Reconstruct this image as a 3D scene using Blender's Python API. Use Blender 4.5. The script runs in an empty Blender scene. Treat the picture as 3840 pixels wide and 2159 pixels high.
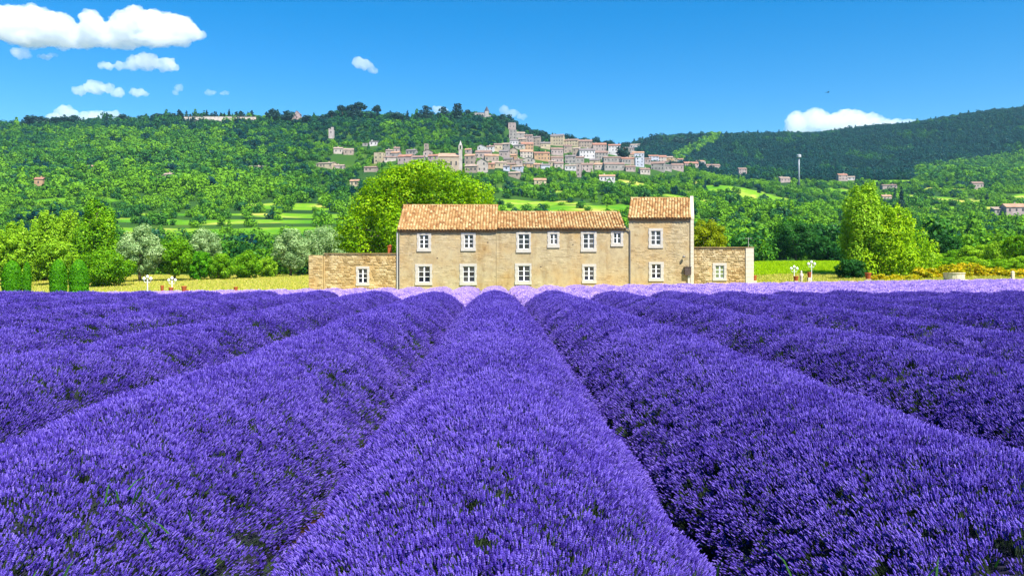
import bpy, bmesh, math, random
import numpy as np
from mathutils import Vector, Matrix, Euler

S = bpy.context.scene
COL = S.collection
rng = np.random.default_rng(11)
random.seed(5)
PI = math.pi

# ------------------------------------------------------------------ camera, sky, sun, exposure
F, CX, HY, CZ = 2986.67, 1920.0, 1018.0, 1.5      # focal length and horizon in photograph pixels, eye height in metres
cam = bpy.data.cameras.new('camera'); cam_ob = bpy.data.objects.new('camera', cam); COL.objects.link(cam_ob)
cam.lens = 28; cam.sensor_width = 36; cam.clip_start = 0.05; cam.clip_end = 30000
cam.shift_y = -0.016
cam_ob.location = (0, 0, CZ); cam_ob.rotation_euler = (PI/2, 0, 0)
S.camera = cam_ob

SUN = Vector((0.36, -0.50, 0.86)).normalized()
w = bpy.data.worlds.new('World'); S.world = w; w.use_nodes = True
nt = w.node_tree; bg = nt.nodes['Background']
sky = nt.nodes.new('ShaderNodeTexSky'); sky.sky_type = 'NISHITA'; sky.sun_disc = False
sky.sun_elevation = math.asin(SUN.z); sky.sun_rotation = math.atan2(SUN.x, SUN.y)
sky.altitude = 300; sky.air_density = 1.0; sky.dust_density = 0.2; sky.ozone_density = 3.0
hs = nt.nodes.new('ShaderNodeHueSaturation'); hs.inputs['Saturation'].default_value = 1.52; hs.inputs['Value'].default_value = 1.0
nt.links.new(sky.outputs[0], hs.inputs['Color']); nt.links.new(hs.outputs[0], bg.inputs[0]); bg.inputs[1].default_value = 0.074
sun = bpy.data.lights.new('sun', 'SUN'); sun.energy = 4.6; sun.angle = math.radians(0.5); sun.color = (1.0, 0.95, 0.86)
sun_ob = bpy.data.objects.new('sun', sun); COL.objects.link(sun_ob)
sun_ob.rotation_euler = (-SUN).to_track_quat('-Z', 'Y').to_euler(); sun_ob.location = (30, -20, 60)
S.view_settings.view_transform = 'Standard'; S.view_settings.look = 'None'
S.view_settings.exposure = 1.3; S.view_settings.gamma = 1; S.view_settings.use_curve_mapping = False
S.render.engine = 'CYCLES'
S.cycles.max_bounces = 8; S.cycles.diffuse_bounces = 3; S.cycles.transmission_bounces = 4; S.cycles.volume_bounces = 6
S.cycles.transparent_max_bounces = 8
S.cycles.use_denoising = True
try: S.cycles.denoiser = 'OPENIMAGEDENOISE'
except Exception: pass
HAZE = 0.00006

# ------------------------------------------------------------------ small helpers
def W(ox, oy, Y):
    return Vector(((ox-CX)/F*Y, Y, CZ+(HY-oy)/F*Y))

def tag(o, label=None, cat=None, group=None, kind=None):
    if label: o['label'] = label
    if cat: o['category'] = cat
    if group: o['group'] = group
    if kind: o['kind'] = kind
    return o

def link(name, me, parent=None, loc=None):
    o = bpy.data.objects.new(name, me); COL.objects.link(o)
    if parent is not None: o.parent = parent
    if loc is not None: o.location = loc
    return o

def empty(name, loc, rz=0.0):
    o = bpy.data.objects.new(name, None); COL.objects.link(o); o.location = loc; o.rotation_euler = (0, 0, rz)
    o.empty_display_size = 0.3
    return o

def copy_tree(o, loc=None, rz=None, scale=None, parent=None):
    c = o.copy(); COL.objects.link(c)
    if parent is not None: c.parent = parent
    if loc is not None: c.location = loc
    if rz is not None: c.rotation_euler = (0, 0, rz)
    if scale is not None: c.scale = scale
    for ch in list(o.children): copy_tree(ch, parent=c)
    return c

def mesh(name, V, Fc, mats, tint=None, smooth=False, midx=None):
    V = np.asarray(V, dtype=np.float32).reshape(-1, 3)
    me = bpy.data.meshes.new(name)
    if isinstance(Fc, np.ndarray):
        k = Fc.shape[1]; n = Fc.shape[0]
        me.vertices.add(len(V)); me.vertices.foreach_set('co', V.ravel())
        me.loops.add(n*k); me.loops.foreach_set('vertex_index', Fc.astype(np.int32).ravel())
        me.polygons.add(n); me.polygons.foreach_set('loop_start', np.arange(0, n*k, k, dtype=np.int32))
        try: me.polygons.foreach_set('loop_total', np.full(n, k, dtype=np.int32))
        except Exception: pass
        if midx is not None: me.polygons.foreach_set('material_index', np.asarray(midx, dtype=np.int32))
        me.update(calc_edges=True)
    else:
        me.from_pydata(V.tolist(), [], Fc)
        if midx is not None: me.polygons.foreach_set('material_index', np.asarray(midx, dtype=np.int32))
        me.update()
    for m in (mats if isinstance(mats, (list, tuple)) else [mats]):
        me.materials.append(m)
    if tint is not None:
        a = me.attributes.new('tint', 'FLOAT', 'POINT'); a.data.foreach_set('value', np.asarray(tint, dtype=np.float32))
    if smooth: me.polygons.foreach_set('use_smooth', np.ones(len(me.polygons), dtype=bool))
    return me

class MB:
    """collects boxes, tubes, lathes into one mesh"""
    def __init__(s): s.v = []; s.f = []; s.t = []; s.m = []
    def add(s, V, Fc, tint=0.5, mi=0):
        b = len(s.v); s.v += [tuple(p) for p in V]; s.f += [tuple(i+b for i in q) for q in Fc]; s.t += [tint]*len(V); s.m += [mi]*len(Fc)
    def box(s, x0, x1, y0, y1, z0, z1, tint=0.5, mi=0):
        V = [(x0,y0,z0),(x1,y0,z0),(x1,y1,z0),(x0,y1,z0),(x0,y0,z1),(x1,y0,z1),(x1,y1,z1),(x0,y1,z1)]
        s.add(V, [(0,3,2,1),(4,5,6,7),(0,1,5,4),(1,2,6,5),(2,3,7,6),(3,0,4,7)], tint, mi)
    def tube(s, pts, rad, n=6, tint=0.5, mi=0):
        pts = [Vector(p) for p in pts]; V = []; Fc = []
        for i, p in enumerate(pts):
            d = (pts[min(i+1, len(pts)-1)]-pts[max(i-1, 0)]).normalized()
            u = d.cross(Vector((0.31, 0.9, 0.2))).normalized(); v = d.cross(u)
            r = rad[i] if isinstance(rad, (list, tuple)) else rad
            V += [p+u*r*math.cos(2*PI*k/n)+v*r*math.sin(2*PI*k/n) for k in range(n)]
        for i in range(len(pts)-1):
            for k in range(n):
                k2 = (k+1) % n; Fc.append((i*n+k, i*n+k2, (i+1)*n+k2, (i+1)*n+k))
        Fc.append(tuple(range(n))[::-1]); Fc.append(tuple((len(pts)-1)*n+k for k in range(n)))
        s.add(V, Fc, tint, mi)
    def lathe(s, prof, n=14, c=(0,0,0), tint=0.5, mi=0):
        V = []; Fc = []
        for r, z in prof:
            V += [(c[0]+r*math.cos(2*PI*k/n), c[1]+r*math.sin(2*PI*k/n), c[2]+z) for k in range(n)]
        for i in range(len(prof)-1):
            for k in range(n):
                k2 = (k+1) % n; Fc.append((i*n+k, i*n+k2, (i+1)*n+k2, (i+1)*n+k))
        Fc.append(tuple(range(n))[::-1]); Fc.append(tuple((len(prof)-1)*n+k for k in range(n)))
        s.add(V, Fc, tint, mi)
    def mesh(s, name, mats, smooth=False):
        return mesh(name, s.v, s.f, mats, s.t, smooth, s.m)
    def build(s, name, mats, parent=None, loc=None, smooth=False):
        return link(name, s.mesh(name, mats, smooth), parent, loc)

# ------------------------------------------------------------------ materials
def newmat(name):
    m = bpy.data.materials.new(name); m.use_nodes = True
    n = m.node_tree.nodes; b = n['Principled BSDF']
    return m, m.node_tree, b

def ramp(nt, stops, src=None, interp='LINEAR'):
    r = nt.nodes.new('ShaderNodeValToRGB'); r.color_ramp.interpolation = interp
    el = r.color_ramp.elements
    while len(el) < len(stops): el.new(0.5)
    for e, (p, c) in zip(el, stops): e.position = p; e.color = (*c, 1)
    if src is not None: nt.links.new(src, r.inputs[0])
    return r

def attr(nt, name='tint', typ='GEOMETRY'):
    a = nt.nodes.new('ShaderNodeAttribute'); a.attribute_name = name; a.attribute_type = typ
    return a.outputs['Fac']

def noise(nt, scale, detail=4, vec=None, rough=0.55):
    n = nt.nodes.new('ShaderNodeTexNoise'); n.inputs['Scale'].default_value = scale; n.inputs['Detail'].default_value = detail
    n.inputs['Roughness'].default_value = rough
    if vec is not None: nt.links.new(vec, n.inputs['Vector'])
    return n.outputs['Fac']

def pos(nt):
    g = nt.nodes.new('ShaderNodeNewGeometry'); return g.outputs['Position']

def mixc(nt, fac, a, b, mode='MIX'):
    m = nt.nodes.new('ShaderNodeMix'); m.data_type = 'RGBA'; m.blend_type = mode
    for s, v in ((m.inputs[0], fac), (m.inputs[6], a), (m.inputs[7], b)):
        if hasattr(v, 'links'): nt.links.new(v, s)
        elif isinstance(v, (int, float)): s.default_value = v
        else: s.default_value = (*v, 1)
    return m.outputs[2]

def mathn(nt, op, a, b=0.0):
    m = nt.nodes.new('ShaderNodeMath'); m.operation = op
    for s, v in ((m.inputs[0], a), (m.inputs[1], b)):
        if hasattr(v, 'links'): nt.links.new(v, s)
        else: s.default_value = v
    return m.outputs[0]

def bump(nt, b, h, strength=0.4, dist=0.02):
    n = nt.nodes.new('ShaderNodeBump'); n.inputs['Strength'].default_value = strength; n.inputs['Distance'].default_value = dist
    nt.links.new(h, n.inputs['Height']); nt.links.new(n.outputs[0], b.inputs['Normal'])

def simple(name, col, rough=0.7, metal=0.0, var=0.12, scale=8.0):
    m, t, b = newmat(name)
    f = noise(t, scale, 4, pos(t))
    c0 = tuple(c*(1-var) for c in col); c1 = tuple(min(1, c*(1+var)) for c in col)
    r = ramp(t, [(0.3, c0), (0.7, c1)], f); t.links.new(r.outputs[0], b.inputs['Base Color'])
    b.inputs['Roughness'].default_value = rough; b.inputs['Metallic'].default_value = metal
    b.inputs['Specular IOR Level'].default_value = 0.3
    return m

def leafmat(name, dark, mid, light, transl=0.35, src='tint', typ='GEOMETRY', objvar=0.0, tcol=None, patch=0.0):
    """leaf colour from the per-leaf tint; light passes through the leaf"""
    m, t, b = newmat(name)
    fac = attr(t, src, typ)
    if objvar:
        oi = t.nodes.new('ShaderNodeObjectInfo')
        r_ = mathn(t, 'MULTIPLY', mathn(t, 'SUBTRACT', oi.outputs['Random'], 0.5), objvar)
        fac = mathn(t, 'ADD', fac, r_)
    if patch:
        fac = mathn(t, 'ADD', fac, mathn(t, 'MULTIPLY', mathn(t, 'SUBTRACT', noise(t, 1.1, 4, pos(t), 0.6), 0.5), patch))
    r = ramp(t, [(0.0, dark), (0.5, mid), (1.0, light)], fac)
    out = t.nodes['Material Output']; t.nodes.remove(b)
    d = t.nodes.new('ShaderNodeBsdfDiffuse'); tr = t.nodes.new('ShaderNodeBsdfTranslucent'); g = t.nodes.new('ShaderNodeBsdfGlossy')
    g.inputs['Roughness'].default_value = 0.45; g.inputs['Color'].default_value = (0.9, 0.95, 0.8, 1)
    t.links.new(r.outputs[0], d.inputs[0])
    tc = mixc(t, 1.0, r.outputs[0], tcol or (1.0, 1.0, 0.5), 'MULTIPLY'); t.links.new(tc, tr.inputs[0])
    m1 = t.nodes.new('ShaderNodeMixShader'); m1.inputs[0].default_value = transl
    t.links.new(d.outputs[0], m1.inputs[1]); t.links.new(tr.outputs[0], m1.inputs[2])
    m2 = t.nodes.new('ShaderNodeMixShader'); m2.inputs[0].default_value = 0.006
    t.links.new(m1.outputs[0], m2.inputs[1]); t.links.new(g.outputs[0], m2.inputs[2])
    t.links.new(m2.outputs[0], out.inputs['Surface'])
    return m

M = {}
M['lav'] = leafmat('lavender_flower', (0.024, 0.010, 0.16), (0.086, 0.050, 0.40), (0.225, 0.155, 0.66), 0.22, tcol=(1, 0.9, 1), objvar=0.35, patch=0.8)
M['lav_pale'] = leafmat('pale_lavender_flower', (0.26, 0.155, 0.54), (0.47, 0.32, 0.76), (0.64, 0.49, 0.87), 0.25, tcol=(1, 0.95, 1))  # paler bloom, with sunlit brightness also put into the colour
M['lav_stem'] = leafmat('lavender_stem', (0.022, 0.034, 0.03), (0.045, 0.07, 0.04), (0.08, 0.14, 0.04), 0.2)
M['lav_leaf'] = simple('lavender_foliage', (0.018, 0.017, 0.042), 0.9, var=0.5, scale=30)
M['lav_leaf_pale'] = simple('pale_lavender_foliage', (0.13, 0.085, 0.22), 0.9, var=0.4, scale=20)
M['weed'] = leafmat('weed_leaf', (0.015, 0.05, 0.02), (0.03, 0.10, 0.02), (0.05, 0.16, 0.02), 0.4)
M['leaf_plane'] = leafmat('plane_leaf', (0.035, 0.13, 0.002), (0.165, 0.36, 0.003), (0.38, 0.56, 0.004), 0.34)
M['leaf_poplar'] = leafmat('poplar_leaf', (0.08, 0.21, 0.006), (0.22, 0.43, 0.012), (0.38, 0.58, 0.03), 0.34)
M['leaf_green'] = leafmat('bright_leaf', (0.03, 0.14, 0.003), (0.12, 0.31, 0.005), (0.26, 0.48, 0.010), 0.34)
M['leaf_lime'] = leafmat('lime_leaf', (0.10, 0.26, 0.003), (0.30, 0.52, 0.006), (0.50, 0.68, 0.015), 0.34)
M['leaf_silver'] = leafmat('silver_leaf', (0.14, 0.26, 0.09), (0.31, 0.47, 0.18), (0.54, 0.68, 0.33), 0.35)
M['leaf_topiary'] = leafmat('clipped_leaf', (0.025, 0.15, 0.003), (0.075, 0.31, 0.005), (0.17, 0.46, 0.008), 0.4)
M['leaf_olive'] = leafmat('yellow_conifer_leaf', (0.12, 0.20, 0.004), (0.27, 0.34, 0.006), (0.42, 0.47, 0.01), 0.35)
M['leaf_dark'] = leafmat('dark_leaf', (0.008, 0.055, 0.012), (0.022, 0.12, 0.018), (0.06, 0.20, 0.022), 0.30, objvar=0.3)
M['leaf_mid'] = leafmat('slope_leaf', (0.018, 0.09, 0.010), (0.065, 0.22, 0.012), (0.18, 0.37, 0.014), 0.30, objvar=0.75)
M['leaf_pine'] = leafmat('pine_needles', (0.008, 0.03, 0.028), (0.015, 0.05, 0.042), (0.03, 0.08, 0.05), 0.15, objvar=0.2)
M['leaf_broom'] = leafmat('broom_leaf', (0.16, 0.24, 0.005), (0.50, 0.46, 0.008), (0.78, 0.46, 0.01), 0.4)
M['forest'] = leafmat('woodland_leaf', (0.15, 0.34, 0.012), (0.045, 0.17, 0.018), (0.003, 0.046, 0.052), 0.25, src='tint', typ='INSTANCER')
M['bark'] = simple('bark', (0.16, 0.12, 0.085), 0.95, var=0.4, scale=6)
M['grass'] = leafmat('meadow_grass', (0.25, 0.42, 0.01), (0.60, 0.55, 0.07), (0.84, 0.70, 0.26), 0.35)
M['grass_green'] = leafmat('vineyard_leaf', (0.24, 0.42, 0.004), (0.42, 0.62, 0.005), (0.60, 0.74, 0.01), 0.4)

def stone_mat(name, a, b, c, rough=0.9):
    m, t, bs = newmat(name)
    p = pos(t)
    f = noise(t, 14, 5, p); big = noise(t, 0.5, 3, p)
    k = mathn(t, 'ADD', mathn(t, 'MULTIPLY', attr(t), 0.75), mathn(t, 'MULTIPLY', f, 0.30))
    r = ramp(t, [(0.15, a), (0.5, b), (0.95, c)], k)
    st = ramp(t, [(0.45, (1, 1, 1)), (0.75, (0.95, 0.72, 0.42))], big)
    mm = mixc(t, 0.8, r.outputs[0], st.outputs[0], 'MULTIPLY')
    mp = t.nodes.new('ShaderNodeMapping'); mp.inputs['Scale'].default_value = (1.6, 1.6, 0.22); t.links.new(p, mp.inputs['Vector'])
    sk = ramp(t, [(0.34, (0.76, 0.70, 0.62)), (0.48, (1, 1, 1)), (0.62, (1, 1, 1)), (0.78, (1.0, 0.80, 0.50))], noise(t, 0.8, 6, mp.outputs[0], 0.65))
    mm = mixc(t, 0.75, mm, sk.outputs[0], 'MULTIPLY')
    pt = ramp(t, [(0.40, (0.82, 0.79, 0.74)), (0.56, (1.08, 1.07, 1.0))], noise(t, 2.6, 5, p, 0.7)); mm = mixc(t, 0.7, mm, pt.outputs[0], 'MULTIPLY')
    t.links.new(mm, bs.inputs['Base Color']); bs.inputs['Roughness'].default_value = rough; bs.inputs['Specular IOR Level'].default_value = 0.15
    bump(t, bs, f, 0.5, 0.02)
    return m
M['plaster'] = stone_mat('stone_wall', (0.335, 0.265, 0.155), (0.395, 0.32, 0.192), (0.455, 0.375, 0.24))
M['rubble'] = stone_mat('rubble_stone', (0.26, 0.185, 0.085), (0.43, 0.33, 0.175), (0.58, 0.47, 0.29))
M['ochre'] = stone_mat('ochre_stone', (0.27, 0.19, 0.08), (0.43, 0.325, 0.155), (0.58, 0.47, 0.27))
M['limestone'] = simple('pale_limestone', (0.55, 0.49, 0.37), 0.85, var=0.10, scale=5)
M['white_paint'] = simple('white_window_paint', (0.82, 0.82, 0.80), 0.5, var=0.04)
M['sur'] = simple('pale_window_surround', (0.46, 0.425, 0.36), 0.8, var=0.08, scale=3)
M['globe'] = simple('white_lamp_glass', (0.88, 0.88, 0.86), 0.25, var=0.02)
M['lead'] = simple('zinc_pipe', (0.16, 0.15, 0.14), 0.5, var=0.2)
M['pale_pipe'] = simple('grey_pipe', (0.42, 0.41, 0.38), 0.5, var=0.1)
M['terracotta'] = simple('terracotta', (0.34, 0.085, 0.02), 0.8, var=0.18, scale=5)
M['brownbox'] = simple('brown_box', (0.07, 0.05, 0.04), 0.5, var=0.2)
M['interior'] = simple('dark_room', (0.02, 0.02, 0.02), 0.9)
M['bird'] = simple('dark_plumage', (0.03, 0.05, 0.07), 0.8)
def glassmat(name, col, rough=0.03):
    m, t, b = newmat(name)
    r = ramp(t, [(0.3, tuple(c*0.7 for c in col)), (0.7, col)], noise(t, 1.2, 2, pos(t))); t.links.new(r.outputs[0], b.inputs['Base Color'])
    b.inputs['Roughness'].default_value = rough; b.inputs['IOR'].default_value = 1.5
    return m
M['glass'] = glassmat('window_glass', (0.010, 0.012, 0.016))
GLASS = [M['glass'], M['glass'], glassmat('window_glass_grey', (0.035, 0.038, 0.045)), glassmat('window_glass_warm_grey', (0.075, 0.07, 0.065), 0.1)]  # base tones picked at random for each pane
M['glass_pale'] = glassmat('pale_window_glass', (0.20, 0.24, 0.09), 0.2)  # reflected greenery put into the pane's base colour

def tile_mat():
    m, t, b = newmat('canal_tile')
    p = pos(t); f = noise(t, 9, 5, p); big = noise(t, 0.9, 3, p)
    k = mathn(t, 'ADD', mathn(t, 'MULTIPLY', attr(t), 0.7), mathn(t, 'MULTIPLY', f, 0.35))
    r = ramp(t, [(0.12, (0.15, 0.066, 0.023)), (0.34, (0.255, 0.122, 0.042)), (0.60, (0.345, 0.205, 0.082)), (0.90, (0.46, 0.355, 0.18))], k)
    lich = ramp(t, [(0.55, (1, 1, 1)), (0.8, (0.8, 0.8, 0.66))], big)
    t.links.new(mixc(t, 0.8, r.outputs[0], lich.outputs[0], 'MULTIPLY'), b.inputs['Base Color'])
    b.inputs['Roughness'].default_value = 0.88; b.inputs['Specular IOR Level'].default_value = 0.2
    return m
M['tile'] = tile_mat()
M['soil'] = simple('soil_bed', (0.16, 0.085, 0.04), 0.95, var=0.35, scale=9)

def ground_mat():
    m, t, b = newmat('ground_soil_and_grass')
    p = pos(t)
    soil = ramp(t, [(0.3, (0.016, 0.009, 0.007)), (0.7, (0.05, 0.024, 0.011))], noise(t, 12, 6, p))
    mead = ramp(t, [(0.3, (0.16, 0.30, 0.008)), (0.5, (0.42, 0.40, 0.04)), (0.7, (0.60, 0.48, 0.14))], noise(t, 0.09, 6, p, 0.65))
    wood = ramp(t, [(0.35, (0.012, 0.045, 0.010)), (0.6, (0.035, 0.09, 0.008)), (0.75, (0.14, 0.15, 0.03))], noise(t, 0.012, 7, p, 0.6))
    fld = ramp(t, [(0.38, (0.06, 0.20, 0.006)), (0.52, (0.13, 0.27, 0.008)), (0.66, (0.40, 0.36, 0.08))], noise(t, 0.03, 5, p, 0.6))
    c = mixc(t, attr(t, 'meadow'), soil.outputs[0], mead.outputs[0]); c = mixc(t, attr(t, 'wood'), c, wood.outputs[0]); c = mixc(t, attr(t, 'field'), c, fld.outputs[0])
    t.links.new(c, b.inputs['Base Color']); b.inputs['Roughness'].default_value = 0.95; b.inputs['Specular IOR Level'].default_value = 0.1
    bump(t, b, noise(t, 3, 6, p), 0.6, 0.1)
    return m
M['ground'] = ground_mat()

# ------------------------------------------------------------------ terrain
def sst(a, b, x):
    t = np.clip((x-a)/(b-a), 0, 1); return t*t*(3-2*t)

_L = np.array([(-900,462),(-643,474),(-540,468),(-470,455),(-409,448),(-325,447),(-264,464),(-241,460),(-214,432),(-174,440),(-141,452),(-107,440),(-57,432),(-13,448),
               (10,492),(44,522),(94,540),(137,562),(167,592),(228,632),(261,650),(362,658),(640,655),(900,650)], dtype=float)
_R = np.array([(-300,640),(100,600),(230,560),(290,546),(410,536),(530,531),(650,526),(772,506),(892,480),(1013,446),(1157,420),(1400,380)], dtype=float)
_GY = np.array([130,250,350,500,650,800,900,1000,1120,1600,2500,6000], dtype=float)
_GZ = np.array([0,9.1,24,53,86,131,163,197,203,120,90,90], dtype=float)/197.0
def ridge(X): return (HY-np.interp(X, _L[:,0], _L[:,1]))/F*1000
def wob(X, Y):
    return (np.sin(X*0.021+Y*0.013)+np.sin(X*0.047-Y*0.031+1.3)*0.6+np.sin(X*0.011-Y*0.043+4)*0.7+np.sin(X*0.09+Y*0.07)*0.25)
def height(X, Y):
    X = np.asarray(X, float); Y = np.asarray(Y, float)
    pl = -0.22+0.0142*np.clip(X, -70, 70)
    z = pl*sst(28.9, 33, Y)
    fb = 0.55+1.9*sst(5, 40, X)
    z = z+(fb-z)*sst(62, 118, Y)
    k = sst(130, 250, Y)
    hl = ridge(X)*np.interp(Y, _GY, _GZ)+wob(X, Y)*np.clip((Y-170)/500, 0, 1)*(2.6-1.6*sst(700, 950, Y))
    hl = hl*sst(120, 200, Y)
    hr = 95+((HY-np.interp(X*1.0, _R[:,0], _R[:,1]))/F*1800-95)*sst(880, 1800, Y)+wob(X*0.7, Y*0.7)*np.where(Y > 1600, 1.5, 4)
    hr = np.where(Y > 880, hr, -50)*sst(-200, 260, X-(Y-900)*0.05)
    return np.where(Y > 120, np.maximum(z+hl, hr), z)

def hit(ox, oy, y0=128.0, y1=2600.0):
    """where the sight line through a photograph pixel meets the hillside"""
    Y = np.arange(y0, y1, 1.5); X = (ox-CX)/F*Y
    d = height(X, Y)-(CZ+(HY-oy)/F*Y)
    k = np.argmax(d > 0)
    return float(Y[k]) if d[k] > 0 else 1000.0

def field_strip(X, Y):
    """open fields and vineyards between the woods"""
    ox = X/Y*F+CX; oy = HY-(height(X, Y)-CZ)/Y*F
    f = ((ox > 430) & (ox < 1320) & (oy > 800) & (oy < 905) & (np.sin(Y*0.16+X*.01) > -0.25))
    f |= ((ox > 1850) & (ox < 2380) & (oy > 770) & (oy < 812))
    f |= (ox > 2300) & (oy > 672) & (oy < 800) & (np.sin(Y*.075+X*.01)+.7*np.sin(X*.06+2+Y*.02) > .42)
    f |= (ox < 2700) & (oy > 690) & (oy < 800) & (np.sin(Y*.10+X*.012)+.6*np.sin(X*.05+1) > .95)
    return f
def build_ground():
    ys = np.concatenate([np.linspace(-60, 0, 10), np.linspace(1, 28.5, 24), np.linspace(29, 34, 12), np.linspace(35, 130, 60), np.linspace(133, 500, 100),
                         np.linspace(505, 1150, 110), np.linspace(1160, 2000, 70), np.linspace(2050, 6000, 24)])
    us = np.linspace(-1.15, 1.15, 280)
    Yg, Ug = np.meshgrid(ys, us, indexing='ij'); Xg = Ug*(np.maximum(Yg, 0)+140)
    Z = height(Xg, Yg)
    n, m_ = Yg.shape
    i = np.arange(n*m_).reshape(n, m_)
    Q = np.stack([i[:-1, :-1], i[:-1, 1:], i[1:, 1:], i[1:, :-1]], -1).reshape(-1, 4)
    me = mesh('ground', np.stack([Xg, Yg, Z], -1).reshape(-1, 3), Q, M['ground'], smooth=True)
    for nm, v in (('meadow', sst(60.5, 61.5, Yg)), ('wood', sst(110, 150, Yg)), ('field', np.where(Yg > 140, field_strip(Xg, np.maximum(Yg, 1.0)), 0.0))):
        a = me.attributes.new(nm, 'FLOAT', 'POINT'); a.data.foreach_set('value', v.astype(np.float32).ravel())
    o = link('ground', me); tag(o, 'lavender field soil, meadow and wooded slopes rising to the ridge', kind='structure')
build_ground()

# ------------------------------------------------------------------ scattering (geometry nodes, only for stuff)
def proto_collection(name, meshes):
    c = bpy.data.collections.new(name)
    for i, me in enumerate(meshes):
        o = bpy.data.objects.new('%s_%02d' % (name, i), me); c.objects.link(o)
    return c

def scatter_group(coll):
    g = bpy.data.node_groups.new('scatter_'+coll.name, 'GeometryNodeTree')
    g.interface.new_socket('Geometry', in_out='INPUT', socket_type='NodeSocketGeometry')
    g.interface.new_socket('Geometry', in_out='OUTPUT', socket_type='NodeSocketGeometry')
    N = g.nodes; L = g.links
    gi = N.new('NodeGroupInput'); go = N.new('NodeGroupOutput')
    ci = N.new('GeometryNodeCollectionInfo'); ci.inputs['Collection'].default_value = coll
    ci.inputs['Separate Children'].default_value = True; ci.inputs['Reset Children'].default_value = True
    ip = N.new('GeometryNodeInstanceOnPoints'); ip.inputs['Pick Instance'].default_value = True
    def na(nm, typ):
        a = N.new('GeometryNodeInputNamedAttribute'); a.data_type = typ; a.inputs['Name'].default_value = nm
        return a.outputs['Attribute']
    e = N.new('FunctionNodeEulerToRotation')
    L.new(na('rot', 'FLOAT_VECTOR'), e.inputs[0]); L.new(e.outputs[0], ip.inputs['Rotation'])
    L.new(na('scl', 'FLOAT_VECTOR'), ip.inputs['Scale']); L.new(na('idx', 'INT'), ip.inputs['Instance Index'])
    L.new(gi.outputs[0], ip.inputs['Points']); L.new(ci.outputs[0], ip.inputs['Instance'])
    L.new(ip.outputs[0], go.inputs[0])
    return g

def scatter(name, group, P, rot, scl, idx, parent=None, tint=None):
    me = bpy.data.meshes.new(name); n = len(P)
    me.vertices.add(n); me.vertices.foreach_set('co', np.asarray(P, np.float32).ravel())
    a = me.attributes.new('rot', 'FLOAT_VECTOR', 'POINT'); a.data.foreach_set('vector', np.asarray(rot, np.float32).ravel())
    a = me.attributes.new('scl', 'FLOAT_VECTOR', 'POINT'); a.data.foreach_set('vector', np.asarray(scl, np.float32).ravel())
    a = me.attributes.new('idx', 'INT', 'POINT'); a.data.foreach_set('value', np.asarray(idx, np.int32))
    if tint is not None:
        a = me.attributes.new('tint', 'FLOAT', 'POINT'); a.data.foreach_set('value', np.asarray(tint, np.float32))
    me.update()
    o = link(name, me, parent); md = o.modifiers.new('scatter', 'NODES'); md.node_group = group
    o['kind'] = 'stuff'
    return o

def euler_from_dir(N, spin):
    N = N/np.linalg.norm(N, axis=1, keepdims=True)
    ref = np.where(np.abs(N[:, 2:3]) > 0.95, np.array([[1., 0, 0]]), np.array([[0., 0, 1.]]))
    t = np.cross(ref, N); t /= np.linalg.norm(t, axis=1, keepdims=True); b = np.cross(N, t)
    c, s = np.cos(spin)[:, None], np.sin(spin)[:, None]
    t2 = t*c+b*s; b2 = -t*s+b*c
    y = -np.arcsin(np.clip(t2[:, 2], -1, 1)); x = np.arctan2(b2[:, 2], N[:, 2]); z = np.arctan2(t2[:, 1], t2[:, 0])
    return np.stack([x, y, z], 1)

# ------------------------------------------------------------------ lavender
def spike_tuft(seed, nsp, spread, sides, rings, rmul=1.0, lmul=1.0, pale=False, stems=True, heads=True):
    r = np.random.default_rng(seed); mb = MB()
    for _ in range(nsp):
        a = r.uniform(0, 2*PI); q = math.sqrt(r.uniform(0, 1))*spread
        base = Vector((q*0.45*math.cos(a), q*0.45*math.sin(a), 0)); L = r.uniform(0.17, 0.30)*lmul
        tip = Vector((q*math.cos(a)+r.normal(0, .012), q*math.sin(a)+r.normal(0, .012), L))
        d = (tip-base).normalized(); hl = r.uniform(0.035, 0.070)*lmul; rad = r.uniform(0.0085, 0.0125)*rmul
        tn = float(np.clip(r.normal(0.5, 0.25), 0, 1))
        if stems: mb.tube([base, tip], [0.0022*rmul, 0.0016*rmul], 3, r.uniform(0, 1), 1)
        if not heads:
            mb.tube([base, tip], [0.0065*rmul, 0.003*rmul], 4, r.uniform(0, 1), 1); continue
        prof = [0.35, 1.0, 0.62, 0.98, 0.6, 0.85, 0.5, 0.08] if rings >= 8 else [0.4, 1.0, 0.8, 0.1]
        pts = [tip+d*hl*i/(len(prof)-1) for i in range(len(prof))]
        mb.tube(pts, [rad*p for p in prof], sides, tn, 0)
    return mb
LM = [M['lav'], M['lav_stem']]
near_t = proto_collection('lavender_tuft_near', [spike_tuft(i, 20, 0.10, 5, 8).mesh('lavender_tuft', LM) for i in range(7)]+[spike_tuft(30, 16, 0.09, 5, 8, heads=False).mesh('lavender_leaf_tuft', LM)])
far_t = proto_collection('lavender_tuft_far', [spike_tuft(40+i, 30, 0.17, 4, 4, 1.15).mesh('lavender_tuft', LM) for i in range(6)])
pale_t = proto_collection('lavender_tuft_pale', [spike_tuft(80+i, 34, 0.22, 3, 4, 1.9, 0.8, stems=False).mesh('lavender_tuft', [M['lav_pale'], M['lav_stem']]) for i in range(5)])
G_near, G_far, G_pale = scatter_group(near_t), scatter_group(far_t), scatter_group(pale_t)

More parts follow.
